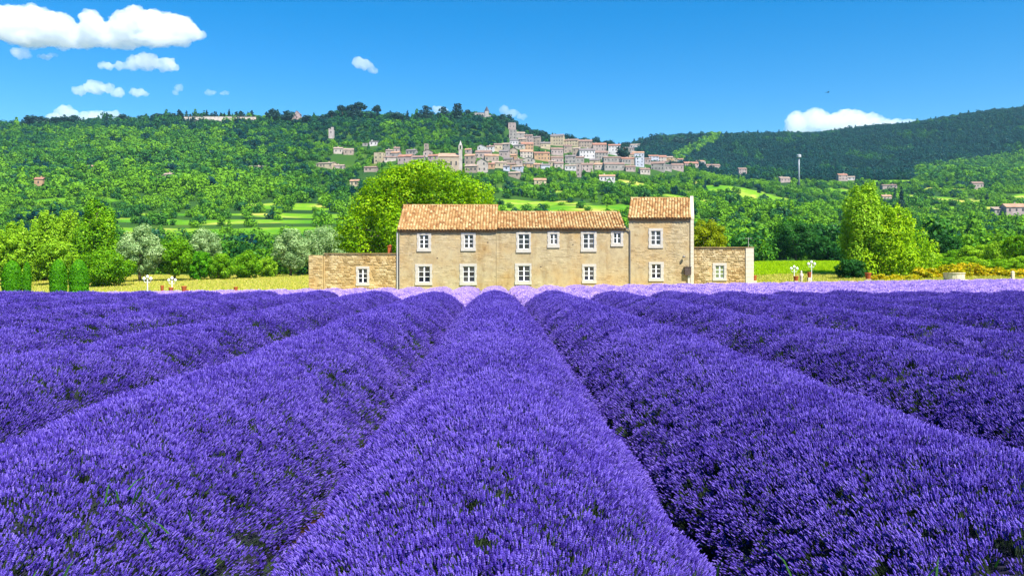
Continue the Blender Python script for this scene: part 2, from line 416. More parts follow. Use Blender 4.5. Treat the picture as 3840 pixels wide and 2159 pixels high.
TILT = -0.0215
def rownoise(k, Y):
    return 0.5*np.sin(Y*1.9+k*2.1)+0.3*np.sin(Y*4.3+k*5.7)+0.35*np.sin(Y*0.7+k*1.3)
def dome(k, Y, th, hw, hh):
    """point on a row's mound at angle th (0 = crest), and its outward direction"""
    nz = rownoise(k, Y)
    h = hh*(1+0.05*nz); wd = hw*(1+0.05*np.sin(Y*2.7+k))
    x = wd*np.sin(th); z = h*np.clip(np.cos(th), 0, 1)**1.5
    return x, z
def lav_row(k, y0, y1):
    root = empty('lavender_row', (2.0*k+TILT*y0, y0, 0))
    # leafy mound
    ny = max(8, int((y1-y0)/0.16)); ths = np.linspace(-PI/2, PI/2, 17)
    Yv = np.linspace(y0, y1, ny); Yg, Tg = np.meshgrid(Yv, ths, indexing='ij')
    endc = np.sqrt(np.clip((y1-Yg)/0.8, 0.02, 1))
    x, z = dome(k, Yg, Tg, 0.90, 0.66)
    j = rng.normal(0, 0.022, x.shape)
    V = np.stack([2.0*k+TILT*Yg+x*endc+j-root.location.x, Yg-y0, np.maximum(z*endc+j-0.03, -0.05)], -1).reshape(-1, 3)
    i = np.arange(ny*17).reshape(ny, 17)
    Q = np.stack([i[:-1, :-1], i[1:, :-1], i[1:, 1:], i[:-1, 1:]], -1).reshape(-1, 4)
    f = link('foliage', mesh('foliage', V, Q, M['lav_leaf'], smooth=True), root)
    # flower spikes
    def pts(a, b, dens, near):
        if b <= a: return
        n = int((b-a)*2.0*dens)
        Y = rng.uniform(a, b, n); th = np.arcsin(rng.uniform(-0.985, 0.985, n))*1.02
        keep = rng.uniform(0, 1, n) < np.interp(np.abs(th), [0.85, 1.40], [1.0, 0.75])
        # thin patches where the leaves show through
        pn = np.sin(Y*2.3+k*3.1+th*2.2)+np.sin(Y*5.1-th*4+k)+np.sin(Y*0.9+th*6+k*2)
        keep &= rng.uniform(0, 1, n) < np.clip(1.0-(pn-1.75)*1.3, 0.45, 1.0)
        Y, th = Y[keep], th[keep]; n = len(Y)
        e = np.sqrt(np.clip((y1-Y)/0.8, 0.02, 1))
        x, z = dome(k, Y, th, 0.91, 0.67)
        P = np.stack([2.0*k+TILT*Y+x*e-root.location.x, Y-y0, np.maximum(z*e-0.02, 0.02)], 1)
        D = np.stack([np.sin(th*0.86)*1.0+rng.normal(0, .22, n), rng.normal(0, .24, n)+0.9*(1-e), np.cos(th*0.86)+0.12], 1)
        s = rng.uniform(0.85, 1.15, n)*(np.interp(Y, [2.5, 6, 10, 16], [.27, .35, .44, .52]))
        scatter('flower_spikes', G_near if near else G_far, P, euler_from_dir(D, rng.uniform(0, 2*PI, n)), np.stack([s, s, s*rng.uniform(0.9, 1.12, n)], 1),
                np.where((rng.uniform(0, 1, n) < .07) & near, 7, rng.integers(0, 7 if near else 6, n)), root)
    ym = min(max(10.0, y0), y1)
    yn = min(max(6.0, y0), y1); pts(y0, yn, 860, True); pts(yn, max(yn, ym), 420, True); pts(ym, y1, 120, False)
    return root
ordn = ['', '', 'second', 'third', 'fourth', 'fifth', 'sixth', 'seventh', 'eighth', 'ninth', 'tenth', 'eleventh']
for k in range(-10, 12):
    y0 = max(-1.5, abs(2*k)*1.25-5.0); y1 = 28.6+0.25*math.sin(k*2.3)
    if y1-y0 < 1.0: continue
    r = lav_row(k, y0, y1)
    if k == 0: lab = 'central violet lavender row running straight from the camera towards the farmhouse'
    elif abs(k) == 1: lab = 'broad violet lavender row just %s of the central row across a dark furrow' % ('left' if k < 0 else 'right')
    else: lab = 'violet lavender row, the %s to the %s of the central row' % (ordn[abs(k)], 'left' if k < 0 else 'right')
    tag(r, lab, 'lavender row', 'rows of violet lavender')

# the paler field beyond, too many plants to count
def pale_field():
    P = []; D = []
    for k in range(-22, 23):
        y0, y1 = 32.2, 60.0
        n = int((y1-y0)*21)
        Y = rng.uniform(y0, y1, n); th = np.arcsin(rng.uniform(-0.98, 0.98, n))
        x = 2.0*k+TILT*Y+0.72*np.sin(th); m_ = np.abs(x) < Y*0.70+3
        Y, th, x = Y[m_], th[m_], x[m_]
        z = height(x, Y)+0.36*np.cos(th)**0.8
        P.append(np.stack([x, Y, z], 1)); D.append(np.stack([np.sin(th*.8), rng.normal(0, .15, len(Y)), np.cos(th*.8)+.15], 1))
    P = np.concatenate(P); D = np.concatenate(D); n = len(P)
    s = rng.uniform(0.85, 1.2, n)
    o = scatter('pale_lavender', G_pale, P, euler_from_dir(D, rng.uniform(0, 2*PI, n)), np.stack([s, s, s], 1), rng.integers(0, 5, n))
    tag(o, 'pale lilac lavender tinted as in full sun between the dark rows and the farmhouse')
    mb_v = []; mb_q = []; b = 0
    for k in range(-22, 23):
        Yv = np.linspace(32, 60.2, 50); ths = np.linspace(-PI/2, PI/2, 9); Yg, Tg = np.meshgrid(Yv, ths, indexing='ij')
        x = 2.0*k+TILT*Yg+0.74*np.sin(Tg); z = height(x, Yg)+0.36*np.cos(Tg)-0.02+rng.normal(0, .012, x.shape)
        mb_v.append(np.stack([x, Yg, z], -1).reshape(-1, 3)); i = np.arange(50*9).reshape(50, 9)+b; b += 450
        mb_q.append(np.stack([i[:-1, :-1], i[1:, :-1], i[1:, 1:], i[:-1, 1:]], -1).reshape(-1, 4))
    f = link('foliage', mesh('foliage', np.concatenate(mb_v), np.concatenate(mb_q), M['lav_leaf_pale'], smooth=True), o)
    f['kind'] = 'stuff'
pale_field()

# ------------------------------------------------------------------ leaves and trees
def leaf_quads(C, N, size, r):
    n = len(C); N = N/np.maximum(np.linalg.norm(N, axis=1, keepdims=True), 1e-6)
    ref = r.normal(0, 1, (n, 3)); t = np.cross(ref, N); t /= np.linalg.norm(t, axis=1, keepdims=True); b = np.cross(N, t)
    s = (size*r.uniform(0.6, 1.3, n))[:, None]
    j = lambda: r.uniform(0.75, 1.2, (n, 1))
    q = np.stack([C+t*s*j(), C+b*s*0.62*j()+N*s*0.22*r.normal(0, 1, (n, 1)), C-t*s*j(), C-b*s*0.62*j()+N*s*0.22*r.normal(0, 1, (n, 1))], 1)
    return q
def crown_mesh(name, lobes, n, size, mat, seed, outward=1.15, core=False, shell=(0.70, 1.06), up=0.15):
    r = np.random.default_rng(seed); lobes = np.asarray(lobes, float)
    if size > .15 and n > 1500: n = int(n*3.4); size *= .50
    vol = (lobes[:, 3]*lobes[:, 4]*lobes[:, 5])**(2/3); li = r.choice(len(lobes), n, p=vol/vol.sum())
    u = r.normal(0, 1, (n, 3)); u /= np.linalg.norm(u, axis=1, keepdims=True)
    rad = r.uniform(shell[0], shell[1], n)[:, None]
    # uneven outline
    ph = r.uniform(0, 6, (len(lobes), 3))[li]
    wobb = 1+0.13*np.sin(u[:, 0:1]*5+ph[:, 0:1])*np.sin(u[:, 1:2]*5+ph[:, 1:2])+0.10*np.sin(u[:, 2:3]*8+ph[:, 2:3])
    C = lobes[li, :3]+u*lobes[li, 3:6]*rad*wobb
    N = u/lobes[li, 3:6]; N /= np.linalg.norm(N, axis=1, keepdims=True)
    N = N*outward+r.normal(0, 0.38, (n, 3)); N[:, 2] += up
    q = leaf_quads(C, N, np.full(n, size), r)
    t = np.clip(0.5+0.22*r.normal(0, 1, n)+(r.uniform(-.18, .18, len(lobes)))[li], 0, 1)
    V = q.reshape(-1, 3); Q = np.arange(4*n).reshape(n, 4); tt = np.repeat(t, 4)
    return mesh(name, V, Q, mat, tint=tt)

def lobes_round(rx, rz, zc, n, seed, lob=0.42, ry=None):
    r = np.random.default_rng(seed); ry = ry or rx; out = []
    if n >= 11: n = int(n*2.2); lob *= .66
    for i in range(n):
        zz = 1-2*(i+0.5)/n; a = i*2.399+r.uniform(-.4, .4); q = math.sqrt(max(0, 1-zz*zz))
        k = r.uniform(0.58, 0.80) if n > 12 else r.uniform(.55, .72); l = lob*r.uniform(0.7, 1.25)
        out.append((rx*k*q*math.cos(a), ry*k*q*math.sin(a), zc+rz*k*zz, rx*l, ry*l, min(rz, rx)*l*0.9))
    out.append((0, 0, zc, rx*.55, ry*.55, rz*.55))
    return out
def lobes_poplar(h, wd, z0, n, seed, taper=False):
    r = np.random.default_rng(seed); out = []; n = int(n*2.6)
    for i in range(n):
        t = (i+0.5)/n; z = z0+(h-z0)*t*0.93; env = wd*(math.sin(PI*min(1, t*0.80+0.17))**0.6)
        if taper: env = wd*(0.12+0.88*(1-t)**0.75)
        a = i*2.4+r.uniform(-.5, .5); k = r.uniform(0.25, 0.80)*env; q = env*r.uniform(.24, .38)
        out.append((k*math.cos(a), k*math.sin(a), z, q, q, q*r.uniform(1.3, 2.2)))
    return out
def lobes_cone(h, wd, z0, n, seed):
    r = np.random.default_rng(seed); out = []
    for i in range(n):
        t = (i+0.5)/n; z = z0+(h-z0)*t; env = wd*(1-t)**0.8+0.05*wd
        a = i*2.4; out.append((env*.35*math.cos(a), env*.35*math.sin(a), z, env*.7, env*.7, (h-z0)/n*1.6))
    return out
def trunk_mesh(h, r0, limbs, seed):
    r = random.Random(seed); mb = MB()
    mb.tube([(0, 0, -0.3), (r.uniform(-.05, .05)*h*.2, 0, h*0.35), (r.uniform(-.1, .1), r.uniform(-.1, .1), h*0.9)], [r0*1.3, r0*0.85, r0*0.3], 8, 0.5)
    for (x, y, z, *_q) in limbs:
        b = h*r.uniform(0.30, 0.6); mb.tube([(0, 0, b), (x*0.5, y*0.5, b+(z-b)*0.4), (x, y, z)], [r0*.45, r0*.28, r0*.1], 5, 0.5)
    return mb.mesh('trunk', M['bark'], True)

def tree(name, loc, cm, tm, label, cat, group=None, rz=0.0, scale=1.0):
    t = empty(name, loc, rz); t.scale = (scale,)*3 if isinstance(scale, (int, float)) else scale
    if tm is not None: link('trunk', tm, t)
    link('crown', cm, t)
    return tag(t, label, cat, group)

def tree_at(name, ox, oytop, oybase, wpx, Y, kind, mat, label, cat, n=4500, leaf=0.24, seed=1, group=None, sink=0.0):
    """a tree of its own shape standing at distance Y; size from its size in the photograph"""
    b = W(ox, oybase, Y); zg = float(height(b.x, Y)); top = W(ox, oytop, Y).z; h = top-zg; wd = wpx/F*Y/2
    if kind == 'round': L = lobes_round(wd, (h*0.88)/2, h*0.54, 15, seed)
    elif kind == 'bush': L = lobes_round(wd, h*0.5, h*0.5, 11, seed, 0.46)
    elif kind == 'poplar': L = lobes_poplar(h*0.97, wd, h*0.07, 16, seed)
    elif kind == 'taper': L = lobes_poplar(h*0.97, wd, h*0.03, 18, seed, True)
    elif kind == 'cone': L = lobes_cone(h, wd, h*0.04, 9, seed)
    elif kind == 'column': L = lobes_poplar(h*0.98, wd, h*0.02, 7, seed)
    cm = crown_mesh('crown', L, n, leaf, mat, seed, up=0.35 if kind == 'poplar' else 0.15)
    tm = trunk_mesh(h*0.9, max(0.06, h*0.022), [l for l in L[::3]], seed)
    return tree(name, (b.x, Y, zg-sink), cm, tm, label, cat, group)

# left belt of trees
T = tree_at
T('poplar_tree', 60, 815, 1075, 190, 92, 'poplar', M['leaf_poplar'], 'light green poplar at the outer end of the tree belt, behind the clipped columns', 'tree', 5200, .26, 21)
T('poplar_tree', 175, 770, 1070, 175, 96, 'poplar', M['leaf_poplar'], 'light green poplar between the outermost poplar and the tallest one', 'tree', 5600, .26, 22)
T('poplar_tree', 258, 758, 1065, 150, 100, 'poplar', M['leaf_poplar'], 'slim pale poplar touching the left flank of the tallest poplar', 'tree', 4600, .26, 23)
T('poplar_tree', 362, 730, 1065, 195, 94, 'poplar', M['leaf_green'], 'tallest poplar of the belt, deep green with a pointed top', 'tree', 6500, .26, 24)
T('poplar_tree', 20, 850, 1080, 150, 84, 'round', M['leaf_poplar'], 'low rounded light green tree behind the outermost clipped column', 'tree', 4200, .22, 25)
T('broadleaf_tree', 215, 880, 1075, 160, 86, 'round', M['leaf_poplar'], 'low bushy light green tree rising behind the pair of clipped columns', 'tree', 4200, .22, 26)
T('bush', 400, 925, 1070, 220, 82, 'bush', M['leaf_green'], 'wide dark green bush at the foot of the tallest poplar', 'bush', 4600, .20, 27)
T('willow_tree', 525, 830, 1062, 165, 92, 'round', M['leaf_silver'], 'silver grey willow beside the tallest poplar, above the first lamp post', 'tree', 4800, .20, 28)
T('broadleaf_tree', 655, 880, 1050, 140, 94, 'round', M['leaf_green'], 'yellow green tree between the two silver willows', 'tree', 4000, .21, 29)
T('willow_tree', 770, 838, 1000, 130, 112, 'round', M['leaf_silver'], 'pale silver willow peeking over the bright green bushes', 'tree', 3600, .22, 30)
T('bush', 748, 925, 1044, 90, 96, 'bush', M['leaf_topiary'], 'deep green bush at the foot of the pale willow', 'bush', 2600, .19, 31)
T('bush', 830, 945, 1042, 110, 97, 'bush', M['leaf_green'], 'bright green bush next to the deep green one by the meadow', 'bush', 2800, .19, 32)
T('bush', 922, 938, 1038, 120, 100, 'bush', M['leaf_green'], 'rounded bright green bush in the middle of the meadow hedge', 'bush', 2800, .19, 33)
T('bush', 1000, 962, 1034, 90, 104, 'bush', M['leaf_poplar'], 'low yellow green bush at the inner end of the meadow hedge', 'bush', 2000, .19, 34)
T('willow_tree', 1090, 845, 1030, 160, 108, 'round', M['leaf_silver'], 'silver willow standing outside the wall of the stone outbuilding', 'tree', 4600, .22, 35)
T('willow_tree', 1215, 835, 1030, 190, 112, 'round', M['leaf_silver'], 'silver willow rising straight behind the low stone outbuilding', 'tree', 5000, .22, 36)
# big plane tree behind the house
def plane():
    Y = 84; b = W(1560, 1000, Y); zg = float(height(b.x, Y)); h = W(0, 618, Y).z-zg; r = np.random.default_rng(3)
    L = []
    sc = Y/F
    spots = [(1345,905,70),(1370,800,72),(1340,850,60),(1420,720,80),(1480,690,85),(1560,665,85),(1640,680,85),(1730,720,85),(1780,750,70),(1450,790,90),(1540,760,100),(1640,760,95),
             (1720,790,80),(1430,880,85),(1510,870,90),(1600,850,80),(1380,935,70),(1460,940,60),(1320,930,45),(1590,640,55),(1500,655,50),(1805,790,40),(1400,760,60)]
    for ox, oy, rr in spots:
        for q in range(2):
            p = W(ox+r.uniform(-15, 15), oy+r.uniform(-12, 12), Y); k = rr*sc*r.uniform(.66, .92)
            dy = r.uniform(-3.8, -0.5) if q == 0 else r.uniform(0, 4)
            L.append((p.x-b.x, dy, p.z-zg, k, k, k*0.85))
    cm = crown_mesh('crown', L, 17000, 0.25, M['leaf_plane'], 5, outward=1.3, shell=(.84, 1.08))
    tree('plane_tree', (b.x, Y, zg), cm, trunk_mesh(h*0.75, 0.42, L[::4], 5), 'huge vivid green plane tree towering behind the farmhouse roof', 'tree')
plane()
T('broadleaf_tree', 2655, 800, 1000, 165, 76, 'round', M['leaf_olive'], 'olive yellow tree directly behind the tower, above the small outbuilding', 'tree', 5200, .17, 41)
# right side
T('poplar_tree', 3245, 662, 1045, 250, 80, 'poplar', M['leaf_poplar'], 'tall feathery poplar, darker half of the pair beside the vineyard strip', 'tree', 9000, .22, 42)
T('poplar_tree', 3365, 745, 1045, 300, 78, 'taper', M['leaf_lime'], 'brighter shorter poplar leaning against the tall feathery one', 'tree', 6500, .22, 43)  # sunlit half of the pair, its brightness put into the leaf colour
T('bush', 3190, 965, 1042, 110, 74, 'bush', M['leaf_dark'], 'dark low shrub at the foot of the tall feathery poplar', 'bush', 2400, .16, 44)
T('broadleaf_tree', 2985, 820, 1000, 170, 150, 'round', M['leaf_dark'], 'dark round tree beyond the vineyard strip, nearest the outbuilding', 'tree', 3600, .33, 45)
T('broadleaf_tree', 3080, 880, 1005, 130, 140, 'round', M['leaf_dark'], 'lower dark green tree between the round one and the tall poplar', 'tree', 3000, .3, 46)
T('broadleaf_tree', 2890, 900, 1000, 120, 155, 'round', M['leaf_mid'], 'mid green tree showing beyond the antenna of the outbuilding', 'tree', 2800, .32, 47)
T('broadleaf_tree', 3540, 875, 1030, 130, 120, 'round', M['leaf_dark'], 'dark tree between the bright poplar and the light green saplings', 'tree', 3000, .27, 48)
T('broadleaf_tree', 3660, 915, 1030, 130, 105, 'round', M['leaf_poplar'], 'light green sapling behind the yellow broom', 'tree', 2800, .23, 49)
T('broadleaf_tree', 3740, 900, 1030, 110, 100, 'poplar', M['leaf_poplar'], 'slim light green tree behind the yellow broom, near the picture edge', 'tree', 2800, .22, 50)
T('broadleaf_tree', 3815, 870, 1035, 110, 96, 'round', M['leaf_green'], 'dark based green tree at the very edge beside the broom', 'tree', 2800, .22, 51)
for i_, (ox_, tp_, lab_) in enumerate([(3450, 975, 'green bush touching the brighter poplar, first behind the broom'), (3545, 965, 'second light green bush in the line behind the broom'), (3640, 955, 'third bush behind the broom, in line with the stone well'), (3730, 968, 'fourth bush in the line behind the broom'), (3815, 960, 'last bush of the line behind the broom')]):
    T('bush', ox_, tp_, 1040, 115, 88, 'bush', M['leaf_green' if i_ % 2 else 'leaf_poplar'], lab_, 'bush', 2400, .17, 90+i_)
for i_, (ox_, lab_) in enumerate([(3300, 'low yellow broom tuft beside the clay pot on the wall'), (3360, 'low yellow broom tuft in front of the brighter poplar'), (3420, 'low yellow broom tuft between the poplar and the first broom bush')]):
    T('broom_bush', ox_, 1026, 1050, 70, 70, 'bush', M['leaf_broom'], lab_, 'bush', 1400, .10, 96+i_, 'flowering broom bushes')
T('broadleaf_tree', 3480, 940, 1035, 120, 98, 'bush', M['leaf_poplar'], 'low light green bush between the bright poplar and the saplings', 'bush', 2600, .2, 52)
T('broadleaf_tree', 3600, 930, 1035, 140, 112, 'bush', M['leaf_green'], 'rounded green bush behind the stone well and the broom', 'bush', 2600, .2, 53)
for i, (ox, top, base, wd, Y, lab) in enumerate([(3470, 1000, 1050, 110, 72, 'yellow green broom bush next to the bright poplar'), (3560, 990, 1050, 110, 73, 'broom bush with yellow blossom before the stone well'),
        (3630, 985, 1048, 130, 75, 'orange tipped broom bush above the stone well'), (3730, 1000, 1048, 130, 74, 'wide yellow broom bush beyond the stone well'), (3820, 1005, 1050, 100, 72, 'yellow broom bush by the white post')]):
    T('broom_bush', ox, top, base, wd, Y, 'bush', M['leaf_broom'], lab, 'bush', 2200, .13, 60+i, 'flowering broom bushes')
# clipped columns
for i, (x0, x1, top, Y, lab) in enumerate([(8, 82, 978, 66, 'clipped green column at the outer end of the row'), (86, 116, 984, 70, 'slim clipped column half hidden beside the outermost one'),
                          (186, 251, 974, 66, 'clipped green column in the middle, with a bright edge'), (259, 333, 974, 65, 'clipped rounded green column closest to the lamp post')]):
    b = W((x0+x1)/2, 1100, Y); zg = float(height(b.x, Y)); h = W(0, top, Y).z-zg; r_ = (x1-x0)/F*Y/2*.93
    rr = np.random.default_rng(70+i); n = 5200
    z = rr.uniform(0.02, 1, n); a = rr.uniform(0, 2*PI, n); prof = np.where(z > 0.45, np.sqrt(np.clip(1-((z-0.45)/0.555)**2.1, 0, 1)), 0.88+0.27*z)*(1+0.03*np.sin(z*23+i))
    C = np.stack([np.cos(a)*r_*prof, np.sin(a)*r_*prof, z*h], 1)*1.0; C[:, :2] *= rr.uniform(0.93, 1.0, (n, 1))
    N = np.stack([np.cos(a), np.sin(a), np.clip((z-0.7)*4, 0, 2)], 1)+rr.normal(0, .38, (n, 3))
    q = leaf_quads(C, N, np.full(n, 0.075), rr)
    cm = mesh('crown', q.reshape(-1, 3), np.arange(4*n).reshape(n, 4), M['leaf_topiary'], tint=np.repeat(np.clip(rr.normal(.5, .22, n), 0, 1), 4))
    prof_c = [(r_*.82, 0.05*h), (r_*.88, .3*h), (r_*.9, .5*h), (r_*.5, .85*h), (r_*.12, .93*h)]
    t_ = tree('clipped_cypress', (b.x, Y, zg), cm, None, lab, 'topiary', 'clipped cypress columns')
    mb = MB(); mb.lathe(prof_c, 12); mb.tube([(0, 0, -.2), (0, 0, .3)], [.09, .08], 6); mb.build('trunk', M['leaf_topiary'], t_, smooth=True)

# ------------------------------------------------------------------ farmhouse
D0 = 64.0; PX = F/D0
def hx(ox): return (ox-CX)/PX
def hz(oy): return CZ+(HY-oy)/PX

def stone_variants(n=10):
    out = []
    for i in range(n):
        r = random.Random(900+i); c = [(-.5, -.5), (0.02, -.5), (.5, -.5), (.5, .5), (-.03, .5), (-.5, .5)]
        o = [(x+r.uniform(-.07, .07), z+r.uniform(-.10, .10)) for x, z in c]
        V = [(x, 0.0, z) for x, z in o]+[(x*0.93, -0.6-r.uniform(0, .3), z*0.86) for x, z in o]+[(x*0.6, -1.0-r.uniform(-.1, .1), z*0.55) for x, z in o]
        Fc = []
        for b in (0, 6):
            for k in range(6): Fc.append((b+k, b+(k+1) % 6, b+6+(k+1) % 6, b+6+k))
        Fc.append((12, 13, 14, 15, 16, 17))
        mb = MB(); mb.add(V, Fc, 0.05+0.9*i/(n-1)); out.append(mb)
    return out
SV = stone_variants()
def lay_stones(parent, x0, x1, z0, z1, y, mat, holes, ch=0.17, cw=0.34, indiv=300, prob=1.0, seed=1, proud=0.035, relx=0.0, relz=0.0, probf=None):
    """coursed rubble: individual stones first, the remainder joined"""
    r = random.Random(seed); items = []
    ms = [m.mesh('stone', mat) for m in SV]
    z = z0; row = 0
    while z < z1-0.05:
        h = ch*r.uniform(0.75, 1.3); x = x0-r.uniform(0, cw*.5)
        while x < x1-0.04:
            wd = cw*r.uniform(0.5, 1.55); a, b = max(x, x0), min(x+wd, x1); x += wd
            cx, cz = (a+b)/2, z+h/2
            if b-a < 0.06: continue
            if any(a < H[1] and b > H[0] and z < H[3] and z+h > H[2] for H in holes): continue
            p = probf(cx, cz) if probf else prob
            if r.random() > p: continue
            items.append((cx, cz, (b-a)*0.93, min(h, z1-z)*0.88, r.randrange(len(SV)), proud*r.uniform(.45, 1.2)))
        z += h
    items.sort(key=lambda t: -t[2]*t[3]); rest = MB()
    for i, (cx, cz, wd, h, v, d) in enumerate(items):
        if i < indiv:
            o = link('stone', ms[v], parent, (cx-relx, y, cz-relz)); o.scale = (wd, d, h)
        else:
            m_ = SV[v]; rest.add([(cx-relx+p[0]*wd, y+p[1]*d, cz-relz+p[2]*h) for p in m_.v], m_.f, m_.t[0])
    if rest.v:
        o = rest.build('stones', mat, parent); o['kind'] = 'stuff'

def window(parent, s, g, rows, relx, relz, y, pane=None, label=None):
    """surround, painted frame with glazing bars, separate panes, sill"""
    sx0, sx1, st, sb = hx(s[0]), hx(s[1]), hz(s[2]), hz(s[3]); gx0, gx1, gt, gb = hx(g[0]), hx(g[1]), hz(g[2]), hz(g[3])
    wn = empty('window', (0, 0, 0)); wn.parent = parent; wn.location = ((sx0+sx1)/2-relx, y, (st+sb)/2-relz)
    ox, oz = (sx0+sx1)/2, (st+sb)/2
    fr = 0.035
    a0, a1, b0, b1 = gx0-fr-ox, gx1+fr-ox, gb-fr-oz, gt+fr-oz
    X0, X1, Z0, Z1 = sx0-ox, sx1-ox, sb-oz, st-oz
    mb = MB()
    for k in range(4):      # quoined jambs in alternating blocks
        za = b0+(b1-b0)*k/4; zb = b0+(b1-b0)*(k+1)/4-0.008; e = 0.03 if k % 2 else 0.0
        mb.box(X0-e+0.02, a0, -0.045, 0.16, za, zb); mb.box(a1, X1+e-0.02, -0.045, 0.16, za, zb)
    mb.box(X0, X1, -0.048, 0.16, b1+0.004, Z1)
    mb.build('surround', M['sur'], wn)
    mb = MB(); mb.box(X0-0.015, X1+0.015, -0.075, 0.16, Z0, b0-0.004); mb.build('sill', M['sur'], wn)
    mb = MB(); yb0, yb1 = 0.03, 0.075
    mb.box(a0+.003, a0+fr, yb0, yb1, b0, b1); mb.box(a1-fr, a1-.003, yb0, yb1, b0, b1); mb.box(a0+fr, a1-fr, yb0, yb1, b0, b0+fr); mb.box(a0+fr, a1-fr, yb0, yb1, b1-fr, b1)
    c = (a0+a1)/2; cw = 0.05; mb.box(c-cw, c+cw, yb0-.006, yb1, b0+fr, b1-fr)
    zs = [b0+fr+(b1-b0-2*fr)*k/rows for k in range(rows+1)]
    for k in range(1, rows):
        mb.box(a0+fr, c-cw, yb0+.002, yb1-.002, zs[k]-.02, zs[k]+.02); mb.box(c+cw, a1-fr, yb0+.002, yb1-.002, zs[k]-.02, zs[k]+.02)
    mb.build('frame', M['white_paint'], wn)
    for k in range(rows):
        for (p0, p1) in ((a0+fr, c-cw), (c+cw, a1-fr)):
            pb = MB(); pb.box(p0, p1, 0.055, 0.061, zs[k]+(.02 if k else 0), zs[k+1]-(.02 if k < rows-1 else 0))
            po = pb.build('pane', pane or random.choice(GLASS), wn)
            po.rotation_euler = (random.uniform(-.004, .004), 0, random.uniform(-.004, .004))
    return (sx0-.03, sx1+.03, sb-.02, st+.02), (a0+ox, a1+ox, b0+oz, b1+oz)

def wall_with_openings(mb, x0, x1, z0, z1, y0, y1, ops, relx, relz):
    """front slab y0..y1 cut around window openings"""
    xs = sorted({x0, x1, *[o[0] for o in ops], *[o[1] for o in ops]}); zs = sorted({z0, z1, *[o[2] for o in ops], *[o[3] for o in ops]})
    xs = [x for x in xs if x0 <= x <= x1]; zs = [z for z in zs if z0 <= z <= z1]
    for i in range(len(xs)-1):
        for j in range(len(zs)-1):
            cx, cz = (xs[i]+xs[i+1])/2, (zs[j]+zs[j+1])/2
            if any(o[0] < cx < o[1] and o[2] < cz < o[3] for o in ops): continue
            mb.add([(xs[i]-relx, y0, zs[j]-relz), (xs[i+1]-relx, y0, zs[j]-relz), (xs[i+1]-relx, y0, zs[j+1]-relz), (xs[i]-relx, y0, zs[j+1]-relz)], [(0, 1, 2, 3)])
    for o in ops:   # reveals and dark room behind
        a, b, c, d = o[0]-relx, o[1]-relx, o[2]-relz, o[3]-relz
        mb.add([(a, y0, c), (a, y1, c), (a, y1, d), (a, y0, d)], [(0, 1, 2, 3)]); mb.add([(b, y0, c), (b, y1, c), (b, y1, d), (b, y0, d)], [(3, 2, 1, 0)])
        mb.add([(a, y0, c), (b, y0, c), (b, y1, c), (a, y1, c)], [(0, 1, 2, 3)]); mb.add([(a, y0, d), (b, y0, d), (b, y1, d), (a, y1, d)], [(3, 2, 1, 0)])
        mb.add([(a, y1, c), (b, y1, c), (b, y1, d), (a, y1, d)], [(0, 1, 2, 3)], 0.0, 1)

